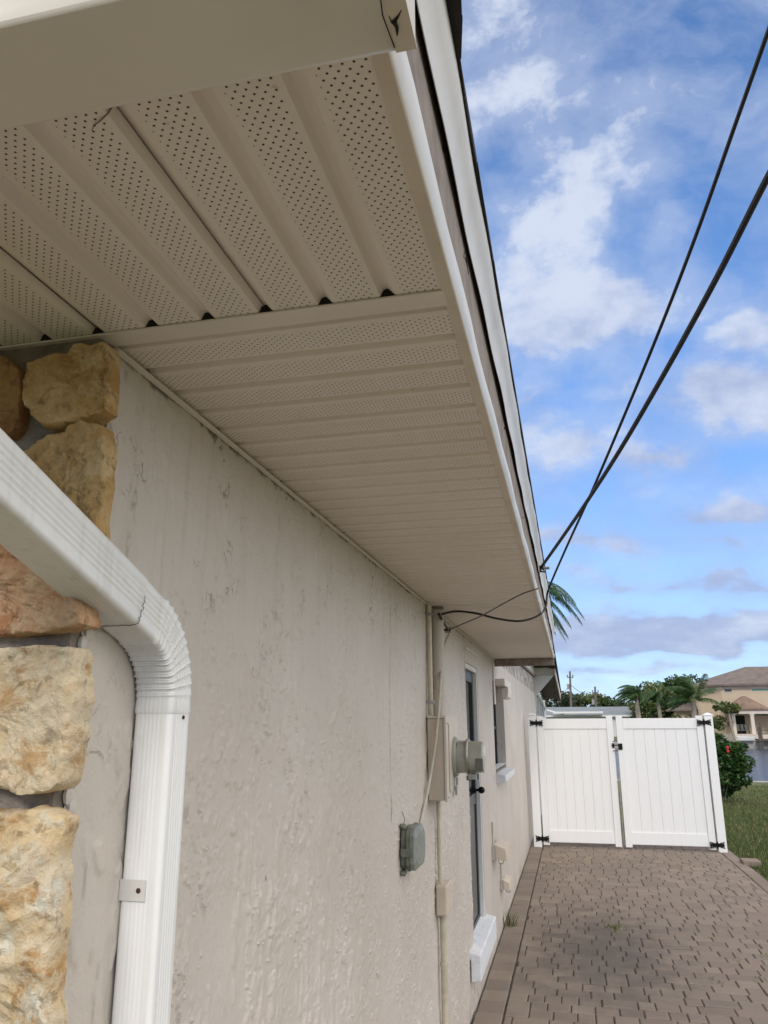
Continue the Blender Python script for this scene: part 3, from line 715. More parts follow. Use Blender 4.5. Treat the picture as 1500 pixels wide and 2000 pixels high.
strap['label'] = 'narrow strap around the straight pipe with a rusty screw'
rs = MB(); rs.ball((PX+.000, ys-.0006, 1.543), .0042, 12, 6, (1, .5, 1)); rs.build('screw', 'rust', strap, smooth=True)
rs = MB(); rs.ball((PX+HX+.0005, YV+.010, 1.812), .0034, 12, 6, (.5, 1, 1)); rs.build('screw', 'rust', ds, smooth=True)
# ragged dark line at the overlap of slanted pipe and elbow
dl = MB()
def slp(x, v, s): return (x, ye+dy_*s+v*-math.cos(A), ze+dz_*s+v*-math.sin(A))
e1, e2 = HX+.0045, HV+.0058; pts = []
for i in range(24): pts.append(slp(PX+e1, -e2*.2+(e2*.2+e2-.009)*i/23, s0-.004+random.uniform(-.0022, .0022)+.002*math.sin(i*.9)))
for i in range(5): a = i/5*math.pi/2; pts.append(slp(PX+e1-.009+.009*math.cos(a), e2-.009+.009*math.sin(a), s0-.004+random.uniform(-.001, .001)))
for i in range(20): pts.append(slp(PX+e1-.009-(e1*2-.02)*i/19, e2, s0-.004+random.uniform(-.0014, .0014)))
dl.tube(pts, .0006, 5); dl.build('joint_gap', 'dark', ds)

# ------------------------------------------------------------ door
dr = MB(); xd = XW-.034
fr = MB()
fr.box(XW-.10, XW-.004, DY1-.035, DY1-.0005, DZ0+.03, DZ1-.002); fr.box(XW-.10, XW-.004, DY0+.0005, DY0+.035, DZ0+.03, DZ1-.002); fr.box(XW-.10, XW-.004, DY0+.036, DY1-.036, DZ1-.04, DZ1-.0025)
dr.box(xd-.035, xd, DY0+.037, DY1-.037, .33, .345)
dr.box(xd-.035, xd, DY0+.037, DY0+.095, .345, DZ1-.042); dr.box(xd-.035, xd, DY1-.095, DY1-.037, .345, DZ1-.042); dr.box(xd-.035, xd, DY0+.095, DY1-.095, DZ1-.12, DZ1-.042)
dr.box(xd-.035, xd, DY0+.095, DY1-.095, 1.20, 1.28); dr.box(xd-.035, xd, DY0+.095, DY1-.095, .345, .42)
door = dr.build('door', 'door_dark', house, bevel=.002); door['label'] = 'dark glazed storm door with a grey lower panel'
fr.build('door_frame', 'trim_white', door, bevel=.003)
dp = MB(); dp.box(xd-.028, xd-.012, DY0+.094, DY1-.094, .419, 1.201); dp.build('lower_panel', 'door_grey', door)
dg = MB(); dg.box(xd-.024, xd-.016, DY0+.094, DY1-.094, 1.279, DZ1-.119); dg.build('pane', 'glass_dark', door)
cu = MB(); cu.strip([(DY0+.2+.012*k, xx) for k, xx in enumerate([xd-.09+.012*math.sin(k*1.9) for k in range(16)])], 0, 0, 1) ; 
V = [(xd-.07+.012*math.sin(k*1.9), DY0+.12+.02*k, z) for z in (1.5, 2.1) for k in range(14)]
cu = MB(); cu.add(V, [(k, k+1, 15+k, 14+k) for k in range(13)]); cu.build('curtain', 'door_grey', door)
kn = MB(); kn.cyl((xd, DY1-.12, 1.30), (xd+.03, DY1-.12, 1.30), .010, .010, 12); kn.ball((xd+.05, DY1-.12, 1.30), .026, 14, 8, (1, 1, 1)); kn.cyl((xd+.0, DY1-.12, 1.30), (xd+.006, DY1-.12, 1.30), .026, .024, 14)
MB().cyl((xd, DY1-.12, 1.40), (xd+.03, DY1-.12, 1.40), .024, .020, 14).build('deadbolt', 'black_iron', door, smooth=True); kn.build('handle', 'black_iron', door, smooth=True)
ls = MB(); ls.prism([(xd-.03, .335), (xd-.03, .40), (XW-.002, .382), (XW+.069, .368), (XW+.069, .215), (XW+.003, .205), (XW+.003, .335)], 1, 5.50, 6.56)
o = ls.build('sill', 'sill_white', door, bevel=.008)
lt = MB(); lt.box(XW+.001, XW+.010, 5.74, 6.50, 2.33, 2.345); lt.build('lintel_trim', 'trim_white', door, bevel=.002)
# ------------------------------------------------------------ window past the door
wn_ = MB(); xg = XW-.09
wn_.box(xg-.03, xg, WY0+.001, WY0+.04, WZ0+.001, WZ1-.001); wn_.box(xg-.03, xg, WY1-.04, WY1-.001, WZ0+.001, WZ1-.001)
wn_.box(xg-.03, xg, WY0+.041, WY1-.041, WZ0+.001, WZ0+.04); wn_.box(xg-.03, xg, WY0+.041, WY1-.041, WZ1-.04, WZ1-.001); wn_.box(xg-.03, xg, WY0+.041, WY1-.041, 1.74, 1.77)
win = wn_.build('window', 'door_dark', house, bevel=.002); win['label'] = 'recessed side window past the door with white sill'
wp = MB(); wp.box(xg-.02, xg-.012, WY0+.02, WY1-.02, WZ0+.02, WZ1-.02); wp.build('pane', 'glass_dark', win)
ws = MB(); ws.prism([(XW-.002, WZ0-.082), (XW-.002, WZ0+.006), (XW+.085, WZ0-.012), (XW+.085, WZ0-.072)][::-1], 1, WY0+.06, WY1+.02); ws.box(xg, XW-.0025, WY0+.002, WY1-.002, WZ0+.0415, WZ0+.046); ws.build('sill', 'sill_white', win, bevel=.006)
# awning box and its hanging cover on the far jamb
aw = thing('awning_box', 'beige boxed awning bracket at the top of the far window', 'awning box')
ab = MB(); ab.box(XW+.001, XW+.10, 8.02, 8.86, 2.165, 2.235); ab.build('head_box', 'soffit_plain', aw, bevel=.006)
ab = MB(); ab.prism([(XW+.03, 2.164), (XW+.108, 2.164), (XW+.108, 2.12), (XW+.10, 2.065), (XW+.075, 2.05), (XW+.03, 2.05)], 1, 8.35, 8.80); ab.build('drop_cover', 'soffit_plain', aw, bevel=.006)
ab = MB(); ab.box(XW+.001, XW+.014, 7.80, 7.90, 1.98, 2.38); ab.build('side_bracket', 'trim_white', aw, bevel=.002)

# ------------------------------------------------------------ far wing: trim, closing panel, rake, porch windows
tr = MB(); tr.add([(XW+.001, 8.2, 2.615), (XW+.035, 8.2, 2.615), (XW+.035, 17.4, 2.755), (XW+.001, 17.4, 2.755), (XW+.001, 8.2, 2.655), (XW+.035, 8.2, 2.655), (XW+.035, 17.4, 2.80), (XW+.001, 17.4, 2.80)],
                  [(0, 3, 2, 1), (4, 5, 6, 7), (0, 1, 5, 4), (1, 2, 6, 5), (2, 3, 7, 6), (3, 0, 4, 7)]); tr.build('frieze_trim', 'fascia_wood', house)
ts = MB(); ts.add([(XW+.001, 8.2, 2.656), (XW+.02, 8.2, 2.656), (XW+.02, 17.4, 2.801), (XW+.001, 17.4, 2.801), (XW+.001, 8.2, 3.4), (XW+.02, 8.2, 3.4), (XW+.02, 17.4, 3.4), (XW+.001, 17.4, 3.4)],
                  [(0, 3, 2, 1), (4, 5, 6, 7), (0, 1, 5, 4), (1, 2, 6, 5), (2, 3, 7, 6), (3, 0, 4, 7)]); ts.build('gable_siding', 'trim_white', house)
cp = MB(); cp.box(XW-.07, -.285, 17.41, 17.45, 2.812, 3.55); cp.build('eave_panel', 'soffit_plain', house)
bp = MB(); bp.prism([(XW-.01, 2.80), (-.30, 2.80), (XW-.005, 2.325)], 1, 17.38, 17.42); bp.build('eave_bracket', 'trim_white', house)
ee = MB()
def slab(pts_a, pts_b, mat_, name):
    n = len(pts_a); mb = MB(); mb.add(pts_a+pts_b, [tuple(range(n))[::-1], tuple(range(n, 2*n))]+[(i, (i+1) % n, n+(i+1) % n, n+i) for i in range(n)]); return mb.build(name, mat_, house)
# descending rake of the far roof: board, shingles, dark underside
slab([(-.285, 17.3, 2.80), (-.262, 17.3, 2.80), (-.262, 17.3, 3.06), (-.285, 17.3, 3.06)], [(-.262, 22.3, 2.42), (-.239, 22.3, 2.42), (-.239, 22.3, 2.60), (-.262, 22.3, 2.60)], 'soffit_plain', 'rake_board')
slab([(-4, 12.5, 3.9), (-.22, 8.3, 3.52), (-.22, 8.3, 3.56), (-4, 12.5, 3.94)], [(-4, 22.3, 2.62), (-.215, 22.3, 2.60), (-.215, 22.3, 2.64), (-4, 22.3, 2.66)], 'shingle', 'roof')
slab([(XW+.01, 17.46, 2.86), (-.286, 17.46, 2.86), (-.286, 17.46, 2.88), (XW+.01, 17.46, 2.88)], [(XW+.01, 22.2, 2.44), (-.264, 22.2, 2.44), (-.264, 22.2, 2.46), (XW+.01, 22.2, 2.46)], 'wood_dock', 'rake_soffit')
pw = MB(); pw.box(XW-.2, XW, 17.45, 24, -.1, 1.90); pw.box(XW-.2, XW, 17.45, 17.62, 1.90, 2.75); pw.box(XW-.2, XW, 23.7, 24, 1.9, 2.45); pw.build('porch_wall', 'stucco', house)
for k, (y0, y1) in enumerate(((17.63, 19.1), (19.12, 20.6), (20.62, 22.1), (22.12, 23.68))):
    q = MB(); h0 = 2.56-(y0-17.6)*.042; h1 = 2.56-(y1-17.6)*.042
    def bar(ya, yb, za0, zb0, za1, zb1):
        q.add([(XW-.05, ya, za0), (XW+.02, ya, za0), (XW+.02, yb, za1), (XW-.05, yb, za1), (XW-.05, ya, zb0), (XW+.02, ya, zb0), (XW+.02, yb, zb1), (XW-.05, yb, zb1)],
              [(0, 3, 2, 1), (4, 5, 6, 7), (0, 1, 5, 4), (1, 2, 6, 5), (2, 3, 7, 6), (3, 0, 4, 7)])
    bar(y0, y0+.09, 1.901, h0, 1.901, h0-.004); bar(y1-.09, y1, 1.901, h1+.004, 1.901, h1); bar(y0+.091, y1-.091, h0-.10, h0-.004, h1-.10, h1+.004); bar(y0+.091, y1-.091, 1.901, 1.96, 1.901, 1.96)
    po = q.build('porch_window', 'trim_white', house); z = MB(); z.box(XW-.03, XW-.015, y0+.05, y1-.05, 1.93, h1-.05); z.build('pane', 'glass_blue', po)

# ------------------------------------------------------------ electrical gear on the wall
em = thing('electric_meter', 'round grey electric meter on beige wall box', 'electric meter')
b_ = MB(); b_.box(XW+.002, -.641, 4.07, 4.47, 1.425, 1.825); box = b_.build('meter_box', 'box_beige', em, bevel=.004)
b_ = MB(); b_.box(-.6405, -.627, 4.062, 4.478, 1.42, 1.838); b_.box(XW+.002, -.6405, 4.062, 4.478, 1.8255, 1.838); b_.build('lid', 'box_light', box, bevel=.003)
b_ = MB(); b_.box(-.6265, -.621, 4.13, 4.45, 1.46, 1.80); b_.build('raised_panel', 'box_light', box, bevel=.003)
MC = (4.29, 1.628); ml = MB()
def disc(mb, x0, x1, r0, r1, n=40): mb.cyl((x0, MC[0], MC[1]), (x1, MC[0], MC[1]), r0, r1, n)
disc(ml, -.6205, -.612, .104, .104); disc(ml, -.6115, -.602, .100, .096); ml.build('base_ring', 'meter_grey', em, bevel=.001, smooth=True)
ml = MB(); disc(ml, -.6015, -.556, .083, .083); ml.build('socket', 'meter_grey', em, smooth=True)
ml = MB(); disc(ml, -.5555, -.545, .090, .096); disc(ml, -.5445, -.538, .096, .090); ml.build('sealing_ring', 'meter_ring', em, smooth=True)
ml = MB(); disc(ml, -.5375, -.468, .082, .079); disc(ml, -.4675, -.462, .079, .072); ml.build('meter_cover', 'meter_grey', em, smooth=True)
ml = MB(); ml.box(-.600, -.565, MC[0]-.055, MC[0]-.04, MC[1]-.01, MC[1]+.075); ml.build('rating_plate', 'metal', em, bevel=.002)
ml = MB(); ml.prism([(MC[0]+.045*math.cos(k*.35), MC[1]+.03+.03*math.sin(k*.35)) for k in range(18)][::-1], 0, -.4618, -.4605); ml.build('dial', 'trim_white', em)
for a in (.7, 2.4, 3.9, 5.5): MB().cyl((-.6015, MC[0]+.092*math.cos(a), MC[1]+.092*math.sin(a)), (-.597, MC[0]+.092*math.cos(a), MC[1]+.092*math.sin(a)), .005, n=8).build('bolt', 'metal', em)
for y_, z_ in ((4.09, 1.44), (4.09, 1.80)): MB().ball((-.6265, y_, z_), .005, 8, 5, (.5, 1, 1)).build('screw', 'rust', box, smooth=True)
ml = MB(); ml.box(-.5, -.462, MC[0]-.083, MC[0]-.055, MC[1]-.065, MC[1]-.005); MB().box(-.556, -.536, MC[0]-.03, MC[0]+.0, MC[1]-.118, MC[1]-.094).build('ring_screw', 'meter_dark', em, bevel=.002); ml.build('face_clip', 'meter_dark', em, bevel=.002)
ml = MB(); ml.box(-.545, -.500, MC[0]-.05, MC[0]-.02, MC[1]-.112, MC[1]-.083); ml.build('seal_tab', 'metal', em, bevel=.002); MB().box(-.610, -.600, MC[0]-.04, MC[0]-.02, MC[1]-.14, MC[1]-.104).build('hasp', 'metal', em, bevel=.002)
ml = MB(); ml.box(-.616, -.606, MC[0]-.045, MC[0]-.015, MC[1]-.19, MC[1]-.145); ml.tube([(-.611, MC[0]-.03, MC[1]-.145), (-.607, MC[0]-.03, MC[1]-.10)], .0015, 5); ml.build('padlock', 'metal', em, bevel=.002)

cs = thing('riser_conduit', 'painted conduit and chase rising from meter box to eave', 'conduit')
c_ = MB(); c_.cyl((XW+.017, 4.10, 1.84), (XW+.017, 4.10, 2.425), .014, n=14); c_.build('pipe', 'conduit_paint', cs, smooth=True)
c_ = MB(); c_.cyl((XW+.03, 4.30, 1.84), (XW+.03, 4.30, 2.432), .036, n=24); c_.build('service_pipe', 'stucco', cs, smooth=True)
for z in (1.90, 2.36): MB().box(XW+.001, XW+.036, 4.085, 4.115, z, z+.015).build('strap', 'metal', cs)

lc = thing('lower_conduit', 'thin cream conduit running down below meter box', 'conduit')
c_ = MB(); c_.tube([(XW+.018, 4.27, 1.425), (XW+.018, 4.27, 1.2), (XW+.019, 4.265, .99)], .0105, 12); c_.build('upper_pipe', 'conduit_paint', lc, smooth=True)
c_ = MB(); c_.box(XW+.004, XW+.060, 4.22, 4.40, .865, 1.005); c_.build('outlet_box', 'box_beige', lc, bevel=.008)
c_ = MB(); c_.cyl((XW+.026, 4.30, -.05), (XW+.026, 4.30, .865), .0165, n=14); c_.cyl((XW+.026, 4.30, .84), (XW+.026, 4.30, .864), .021, n=14); c_.cyl((XW+.026, 4.30, .62), (XW+.026, 4.30, .636), .020, n=14); c_.build('lower_pipe', 'conduit_paint', lc, smooth=True)
for z0, z1 in ((.985, 1.02), (.95, .965)): MB().box(XW+.001, XW+.031, 4.25, 4.29, z0, z1).build('clamp', 'conduit_paint', lc, bevel=.002)

jb = thing('junction_box', 'grey green weathered junction box with chamfered lid on stucco', 'junction box')
q = MB()
def octo(y0, y1, z0, z1, c): return [(y0+c, z0), (y1-c, z0), (y1, z0+c), (y1, z1-c), (y1-c, z1), (y0+c, z1), (y0, z1-c), (y0, z0+c)]
q.prism(octo(3.385, 3.59, 1.215, 1.372, .02), 0, XW+.004, XW+.026); q.build('back_box', 'junction_green', jb, bevel=.003)
q = MB(); q.prism(octo(3.375, 3.605, 1.208, 1.380, .028), 0, XW+.0275, XW+.040); q.build('flange', 'junction_green', jb, bevel=.002)
q = MB(); A1 = octo(3.378, 3.602, 1.211, 1.377, .028); A2 = octo(3.40, 3.58, 1.226, 1.362, .030)
q.add([(XW+.0405, a, b) for a, b in A1]+[(XW+.060, a, b) for a, b in A1]+[(XW+.072, a, b) for a, b in A2], [tuple(range(8)), tuple(range(16, 24))[::-1]]+[(r*8+(i+1) % 8, r*8+i, (r+1)*8+i, (r+1)*8+(i+1) % 8) for r in range(2) for i in range(8)])
q.build('lid', 'junction_grey', jb, bevel=.003)
q = MB(); q.box(XW+.006, XW+.060, 3.366, 3.3745, 1.268, 1.30); q.build('latch', 'junction_green', jb, bevel=.002)
q = MB()
for zc2 in (1.200, 1.383):
    qq = MB()
    for k in range(5): qq.ball((XW+.006+random.uniform(0, .01), 3.40+(k-2)*.011, zc2+random.uniform(-.006, .006)), random.uniform(.008, .012), 7, 5)
    qq.build('putty', 'junction_green', jb)
q.tube([(XW+.01, 3.42, 1.385), (XW+.014, 3.42, 1.41), (XW+.004, 3.415, 1.44)], .0018, 5); q.build('wire', 'junction_green', jb)

def smooth_path(P, k=8):
    out = []
    for i in range(len(P)-1):
        p0 = P[max(i-1, 0)]; p1 = P[i]; p2 = P[i+1]; p3 = P[min(i+2, len(P)-1)]
        for j in range(k):
            t = j/k; out.append(.5*((2*p1)+(p2-p0)*t+(2*p0-5*p1+4*p2-p3)*t*t+(3*p1-p0-3*p2+p3)*t**3))
    out.append(P[-1]); return out
cbp = MB()
def pth(L_, pl): return [at(x, y, 0, pl) for x, y in L_]
cbp.tube(smooth_path([at(a, b, 1, c) for a, b, c in ((877, 1238, 4.72), (868, 1262, 4.52), (862, 1300, 4.32), (858, 1370, 4.10), (853, 1430, 4.05), (843, 1500, 4.04), (832, 1560, 3.95), (820, 1612, 3.80))], 4), .0075, 8)
tag(cbp.build('painted_cable', 'cable_paint', smooth=True), 'cream painted cable slanting down the wall to junction box', 'cable')
sw_ = MB(); P_ = []
for i in range(15): a = -1.3+i/14*2.9; P_.append((XW+.004, 4.62+.06*math.cos(a), 1.955+.045*math.sin(a)))
sw_.tube(P_, .003, 6)
P_ = [(XW+.004, p[1]-.03, p[2]-.004) for p in P_]; sw_.tube(P_, .0025, 6)
tag(sw_.build('wire_loop', 'cable_paint', smooth=True), 'small curved painted wire loop on wall above meter box', 'wire')

# small covers low on the wall past the door
def cover(y, z, label, s=1.):
    t = thing('outlet_cover', label, 'outlet cover', 'flip-up outlet covers low on the wall')
    q = MB(); q.box(XW+.001, XW+.03, y, y+.16*s, z-.12*s, z+.0); q.build('back_plate', 'box_light', t, bevel=.003)
    q = MB(); q.prism([(XW+.0305, z-.11*s), (XW+.0305, z+.0), (XW+.115*s, z-.03*s), (XW+.125*s, z-.125*s)], 1, y-.01, y+.42*s); q.build('flap', 'box_beige', t, bevel=.003)
    q = MB(); q.tube([(XW+.05, y+.05, z-.115*s), (XW+.052, y+.05, z-.15*s), (XW+.085, y+.05, z-.155*s), (XW+.09, y+.05, z-.13*s)], .004, 6); q.build('hook', 'metal', t, smooth=True)
    q = MB(); q.cyl((XW+.012, y+.02, z+.001), (XW+.012, y+.02, z+.18*s), .008, n=8); q.build('stub_pipe', 'conduit_paint', t, smooth=True)
    return t
cover(7.10, .80, 'cream flip-up cover low on wall past the door, the upper one')
c2 = cover(7.72, .42, 'cream flip-up cover near the ground past the door, the lower one', .72)

# ------------------------------------------------------------ overhead cables
def span(L_, inv0, inv1):      # photo points -> a 3-D run, 1/distance linear along the image line
    L2 = [np.array(p, float) for p in L_]; d = [0]
    for a, b in zip(L2, L2[1:]): d.append(d[-1]+np.linalg.norm(b-a))
    res = []
    for p, s in zip(L2, d):
        t = s/d[-1]; v = RM@_ray(*p); v = v/v[1]; res.append(Vector(CAM+v/(inv0+(inv1-inv0)*t)))
    return res
pB = span([(1560, 245), (1500, 345), (1400, 542), (1300, 725), (1215, 872), (1150, 974), (1098, 1050), (1057, 1108)], 1/1.55, 1/4.4)
pB = [pB[0]+(pB[0]-pB[2])*k for k in (30, 12, 4, 1.2)]+pB
tag(MB().tube(smooth_path(pB), .0085, 8).build('service_cable', 'cable_black', smooth=True), 'thicker black overhead cable ending at bracket on the eave', 'cable', 'overhead cables to the eave')
A_end = Vector((-.075, 5.25, 2.72))
pA = span([(1530, -20), (1500, 62), (1440, 232), (1360, 458), (1290, 640), (1220, 810), (1155, 962), (1105, 1072), (1071, 1152)], 1/1.7, 1/4.7)
pA = [pA[0]+(pA[0]-pA[2])*k for k in (30, 12, 4, 1.2)]+pA
pA += [at(1066, 1185, 1, 4.68), at(1050, 1203, 1, 4.6), at(1015, 1213, 1, 4.5), at(970, 1208, 1, 4.4), at(930, 1198, 1, 4.32), at(890, 1194, 1, 4.24), at(862, 1200, 1, 4.2)]
tag(MB().tube(smooth_path(pA), .0062, 8).build('service_cable', 'cable_black', smooth=True), 'thinner black overhead cable looping under the eave to the wall', 'cable', 'overhead cables to the eave')
pG = [at(1052, 1149, 1, 3.62), at(1020, 1160, 1, 3.72), at(985, 1178, 1, 3.95), at(940, 1203, 1, 4.3), at(900, 1220, 1, 4.6), at(880, 1229, 1, 4.75)]
tag(MB().tube(smooth_path(pG), .0035, 6).build('messenger_wire', 'cable_grey', smooth=True), 'thin grey wire crossing the looping black cable under the eave', 'wire')
bk = thing('eave_bracket', 'dark cable bracket clamped on the side fascia', 'bracket'); bc = at(1057, 1108, 1, 4.4)
q = MB(); q.box(-.135, -.065, bc.y-.012, bc.y+.012, bc.z-.012, bc.z+.0); q.box(-.134, -.120, bc.y-.03, bc.y+.03, bc.z-.05, bc.z+.04); q.build('clamp', 'meter_dark', bk, bevel=.002)
q = MB(); q.tube([(-.13, bc.y, bc.z-.02), (-.09, bc.y-.01, bc.z-.03), tuple(bc)], .006, 8); q.ball(tuple(bc+Vector((-.01, 0, -.004))), .016, 10, 6); q.build('insulator', 'black_iron', bk, smooth=True)
ik = thing('wall_anchor', 'rusty cable anchor spikes on the wall below eave', 'anchor')
ia = at(880, 1230, 1, 4.75); iw = at(857, 1199, 1, 4.2)
q = MB(); q.cyl(tuple(ia+Vector((-.06, 0, 0))), tuple(ia), .006, n=8)
for k in range(3): q.cyl(tuple(ia+Vector((-.028+.012*k, 0, -.018))), tuple(ia+Vector((-.028+.012*k, 0, .018))), .004, n=6)
q.build('screw_hook', 'rust', ik)
q = MB(); q.tube([iw, at(861, 1207, 1, 4.25), at(870, 1222, 1, 4.5), at(878, 1232, 1, 4.72)], [.008, .008, .006, .004], 8); q.build('splice', 'cable_black', ik)

# ------------------------------------------------------------ double gate
GY = 12.8; gate = thing('double_gate', 'white vinyl double gate with black hinges across the driveway', 'gate')
gl = at(1030, 1400, 1, GY).x
XL0, XL1 = -.668, -.548; XR0, XR1 = 1.945, 2.065
def post(x0, x1, z0, z1, lab):
    q = MB(); q.box(x0, x1, GY-.06, GY+.06, z0, z1); p = q.build('post', 'white_vinyl', gate, bevel=.006)
    q = MB(); xc = (x0+x1)/2; e = .008
    q.add([(x0-e, GY-.068, z1+.0005), (x1+e, GY-.068, z1+.0005), (x1+e, GY+.068, z1+.0005), (x0-e, GY+.068, z1+.0005), (x0-e, GY-.068, z1+.015), (x1+e, GY-.068, z1+.015), (x1+e, GY+.068, z1+.015), (x0-e, GY+.068, z1+.015), (xc, GY, z1+.045)],
          [(3, 2, 1, 0), (0, 1, 5, 4), (1, 2, 6, 5), (2, 3, 7, 6), (3, 0, 4, 7), (4, 5, 8), (5, 6, 8), (6, 7, 8), (7, 4, 8)])
    q.build('post_cap', 'white_vinyl', p, bevel=.002); return p
post(XL0, XL1, -.02, 1.915, ''); post(XR0, XR1, -.03, 1.90, '')
def leaf(x0, x1, label):
    lf = MB(); sw2 = .095; zt, zb = 1.865, .035
    lf.box(x0, x0+sw2, GY-.035, GY+.035, zb-.01, zt+.035); lf.box(x1-sw2, x1, GY-.035, GY+.035, zb-.01, zt+.035)
    a, b = x0+sw2+.0005, x1-sw2-.0005
    lf.box(a, b, GY-.028, GY+.028, zt-.155, zt); lf.box(a, b, GY-.028, GY+.028, zb+.03, zb+.20)
    p = lf.build('gate_leaf', 'white_vinyl', gate, bevel=.004); p['label'] = label
    n = 7; w = (b-a)/n
    pn = MB()
    for k in range(n):     # tongue-and-groove boards
        c = .0045; pn.prism([(a+k*w+.0008, GY+.012), (a+k*w+.0008, GY-.0105), (a+k*w+c, GY-.013), (a+(k+1)*w-c, GY-.013), (a+(k+1)*w-.0008, GY-.0105), (a+(k+1)*w-.0008, GY+.012)], 2, zb+.2005, zt-.1555)
    pn.build('board_panel', 'white_vinyl', p); return p
leaf(XL1+.022, .618, 'left leaf of the gate'); leaf(.668, XR0-.020, 'right leaf of the gate')
def hinge(xc, z):
    q = MB(); pts = []
    for sx in (1, -1):
        w = .105; q.prism([(xc+sx*.006, z-.030), (xc+sx*.03, z-.024), (xc+sx*.05, z-.033), (xc+sx*w, z-.046), (xc+sx*(w-.014), z-.02), (xc+sx*(w-.004), z), (xc+sx*(w-.014), z+.02), (xc+sx*w, z+.046), (xc+sx*.05, z+.033), (xc+sx*.03, z+.024), (xc+sx*.006, z+.030)][::sx], 1, GY-.068, GY-.0615)
    q.cyl((xc, GY-.066, z-.05), (xc, GY-.066, z+.05), .011, n=12)
    h = q.build('hinge', 'black_iron', gate)
    for sx in (1, -1):
        for zz_ in (-.025, .025): MB().ball((xc+sx*.075, GY-.070, z+zz_), .007, 8, 5).build('bolt', 'metal', h, smooth=True)
for xc, z in ((XL1+.011, 1.80), (XL1+.011, .115), (XR0-.010, 1.80), (XR0-.010, .095)): hinge(xc, z)
q = MB(); q.box(.672, .735, GY-.052, GY-.0355, 1.405, 1.495); q.box(.585, .615, GY-.050, GY-.0355, 1.43, 1.50); q.box(.575, .70, GY-.062, GY-.052, 1.462, 1.478); q.tube([(.59, GY-.06, 1.39), (.63, GY-.075, 1.39), (.66, GY-.06, 1.39)], .006, 8); q.box(.60, .66, GY-.058, GY-.050, 1.525, 1.535)
la = q.build('latch', 'black_iron', gate, bevel=.002)
q = MB(); q.cyl((.643, GY-.055, .06), (.643, GY-.055, 1.39), .008, n=10); q.build('drop_rod', 'metal', la, smooth=True)

# loose edging block by the lawn
q = MB(); q.box(2.08, 2.30, 11.75, 12.0, -.03, .045); o = q.build('edging_block', 'paver', bevel=.01); tag(o, 'single loose brown edging block on the driveway edge by the lawn', 'block')

# ------------------------------------------------------------ plants
def leafcloud(mb_v, mb_f, cen, rad, n, size, clumps=None, flat=.0, rg=rng, hole=.0):
    """many small leaf quads gathered in clumps through an uneven crown"""
    cen = np.array(cen, float); rad = np.array(rad, float)
    k = clumps or 40
    d = rg.normal(size=(k, 3)); d /= np.linalg.norm(d, axis=1)[:, None]; r = rg.uniform(.45, 1., k)**.6
    cc = cen+d*r[:, None]*rad*.86; cr = rg.uniform(.18, .36, k)*rad.mean()
    idx = rg.integers(0, k, n); d = rg.normal(size=(n, 3)); d /= np.linalg.norm(d, axis=1)[:, None]
    p = cc[idx]+d*(cr[idx]*rg.uniform(.35, 1., n)**.5)[:, None]*np.array([1, 1, .8])
    a = rg.normal(size=(n, 3)); a[:, 2] *= .6; a /= np.linalg.norm(a, axis=1)[:, None]
    b = np.cross(a, rg.normal(size=(n, 3))); b /= np.linalg.norm(b, axis=1)[:, None]
    s = size*rg.uniform(.6, 1.3, n); a *= s[:, None]; b *= (s*.55)[:, None]
    q = np.stack([p-a, p+b, p+a, p-b], 1).reshape(-1, 3); o = len(mb_v)
    mb_v.extend(map(tuple, q)); mb_f.extend([(o+4*i, o+4*i+1, o+4*i+2, o+4*i+3) for i in range(n)])
    return cc
def tree(x, y, z0, h, rx, rz, n, size, material, label, group, name='broadleaf_tree', blobs=None, base_frac=.3):
    t = thing(name, label, 'tree', group); c = MB(); tk = MB(); zc_ = z0+h-rz
    zb = z0+h*base_frac
    tk.tube([(x, y, z0-.3), (x+.1, y, z0+h*.2), (x-.05, y, zc_)], [h*.035, h*.028, h*.012], 8)
    cl_ = leafcloud(c.v, c.f, (x, y, zc_), (rx, rx, rz), n, size, 46)
    for k in range(0, 46, 4): tk.tube([(x, y, z0+h*.25), ((x+cl_[k][0])/2, (y+cl_[k][1])/2, (z0+h*.3+cl_[k][2])/2+.2), tuple(cl_[k])], [h*.016, h*.009, h*.003], 5)
    tk.build('trunk', 'bark', t, smooth=True); c.build('crown', material, t); return t
# hibiscus
hb = thing('hibiscus_bush', 'dense dark green hibiscus bush with a red bloom beside the gate', 'bush'); c = MB()
leafcloud(c.v, c.f, (3.42, 20.6, .98), (.68, .7, .62), 9000, .048, 60); leafcloud(c.v, c.f, (3.40, 20.5, .55), (.58, .6, .55), 7000, .045, 60); leafcloud(c.v, c.f, (3.42, 20.3, 1.0), (.5, .4, .5), 4000, .045, 40)
leafcloud(c.v, c.f, (3.05, 20.8, 1.25), (.5, .6, .5), 3500, .045, 30)
c.build('foliage', 'leaf_bush', hb)
tk = MB()
for k in range(14): a = k*2.4; tk.tube([(3.3+.05*math.cos(a), 20.6+.05*math.sin(a), -.06), (3.3+.3*math.cos(a), 20.6+.3*math.sin(a), .6), (3.38+.55*math.cos(a), 20.6+.5*math.sin(a), 1.3)], [.02, .013, .005], 5)
tk.build('stem', 'bark', hb)
for (px_, py_) in ((1421, 1460), (1422, 1467)):
    p = at(px_, py_, 1, 19.93); q = MB()
    for k in range(5):
        a = k*1.257; q.ball((p.x+.015*math.cos(a), p.y, p.z+.018*math.sin(a)), .020, 7, 5, (1, .35, 1))
    q.build('bloom', 'red_petal', hb, smooth=True)
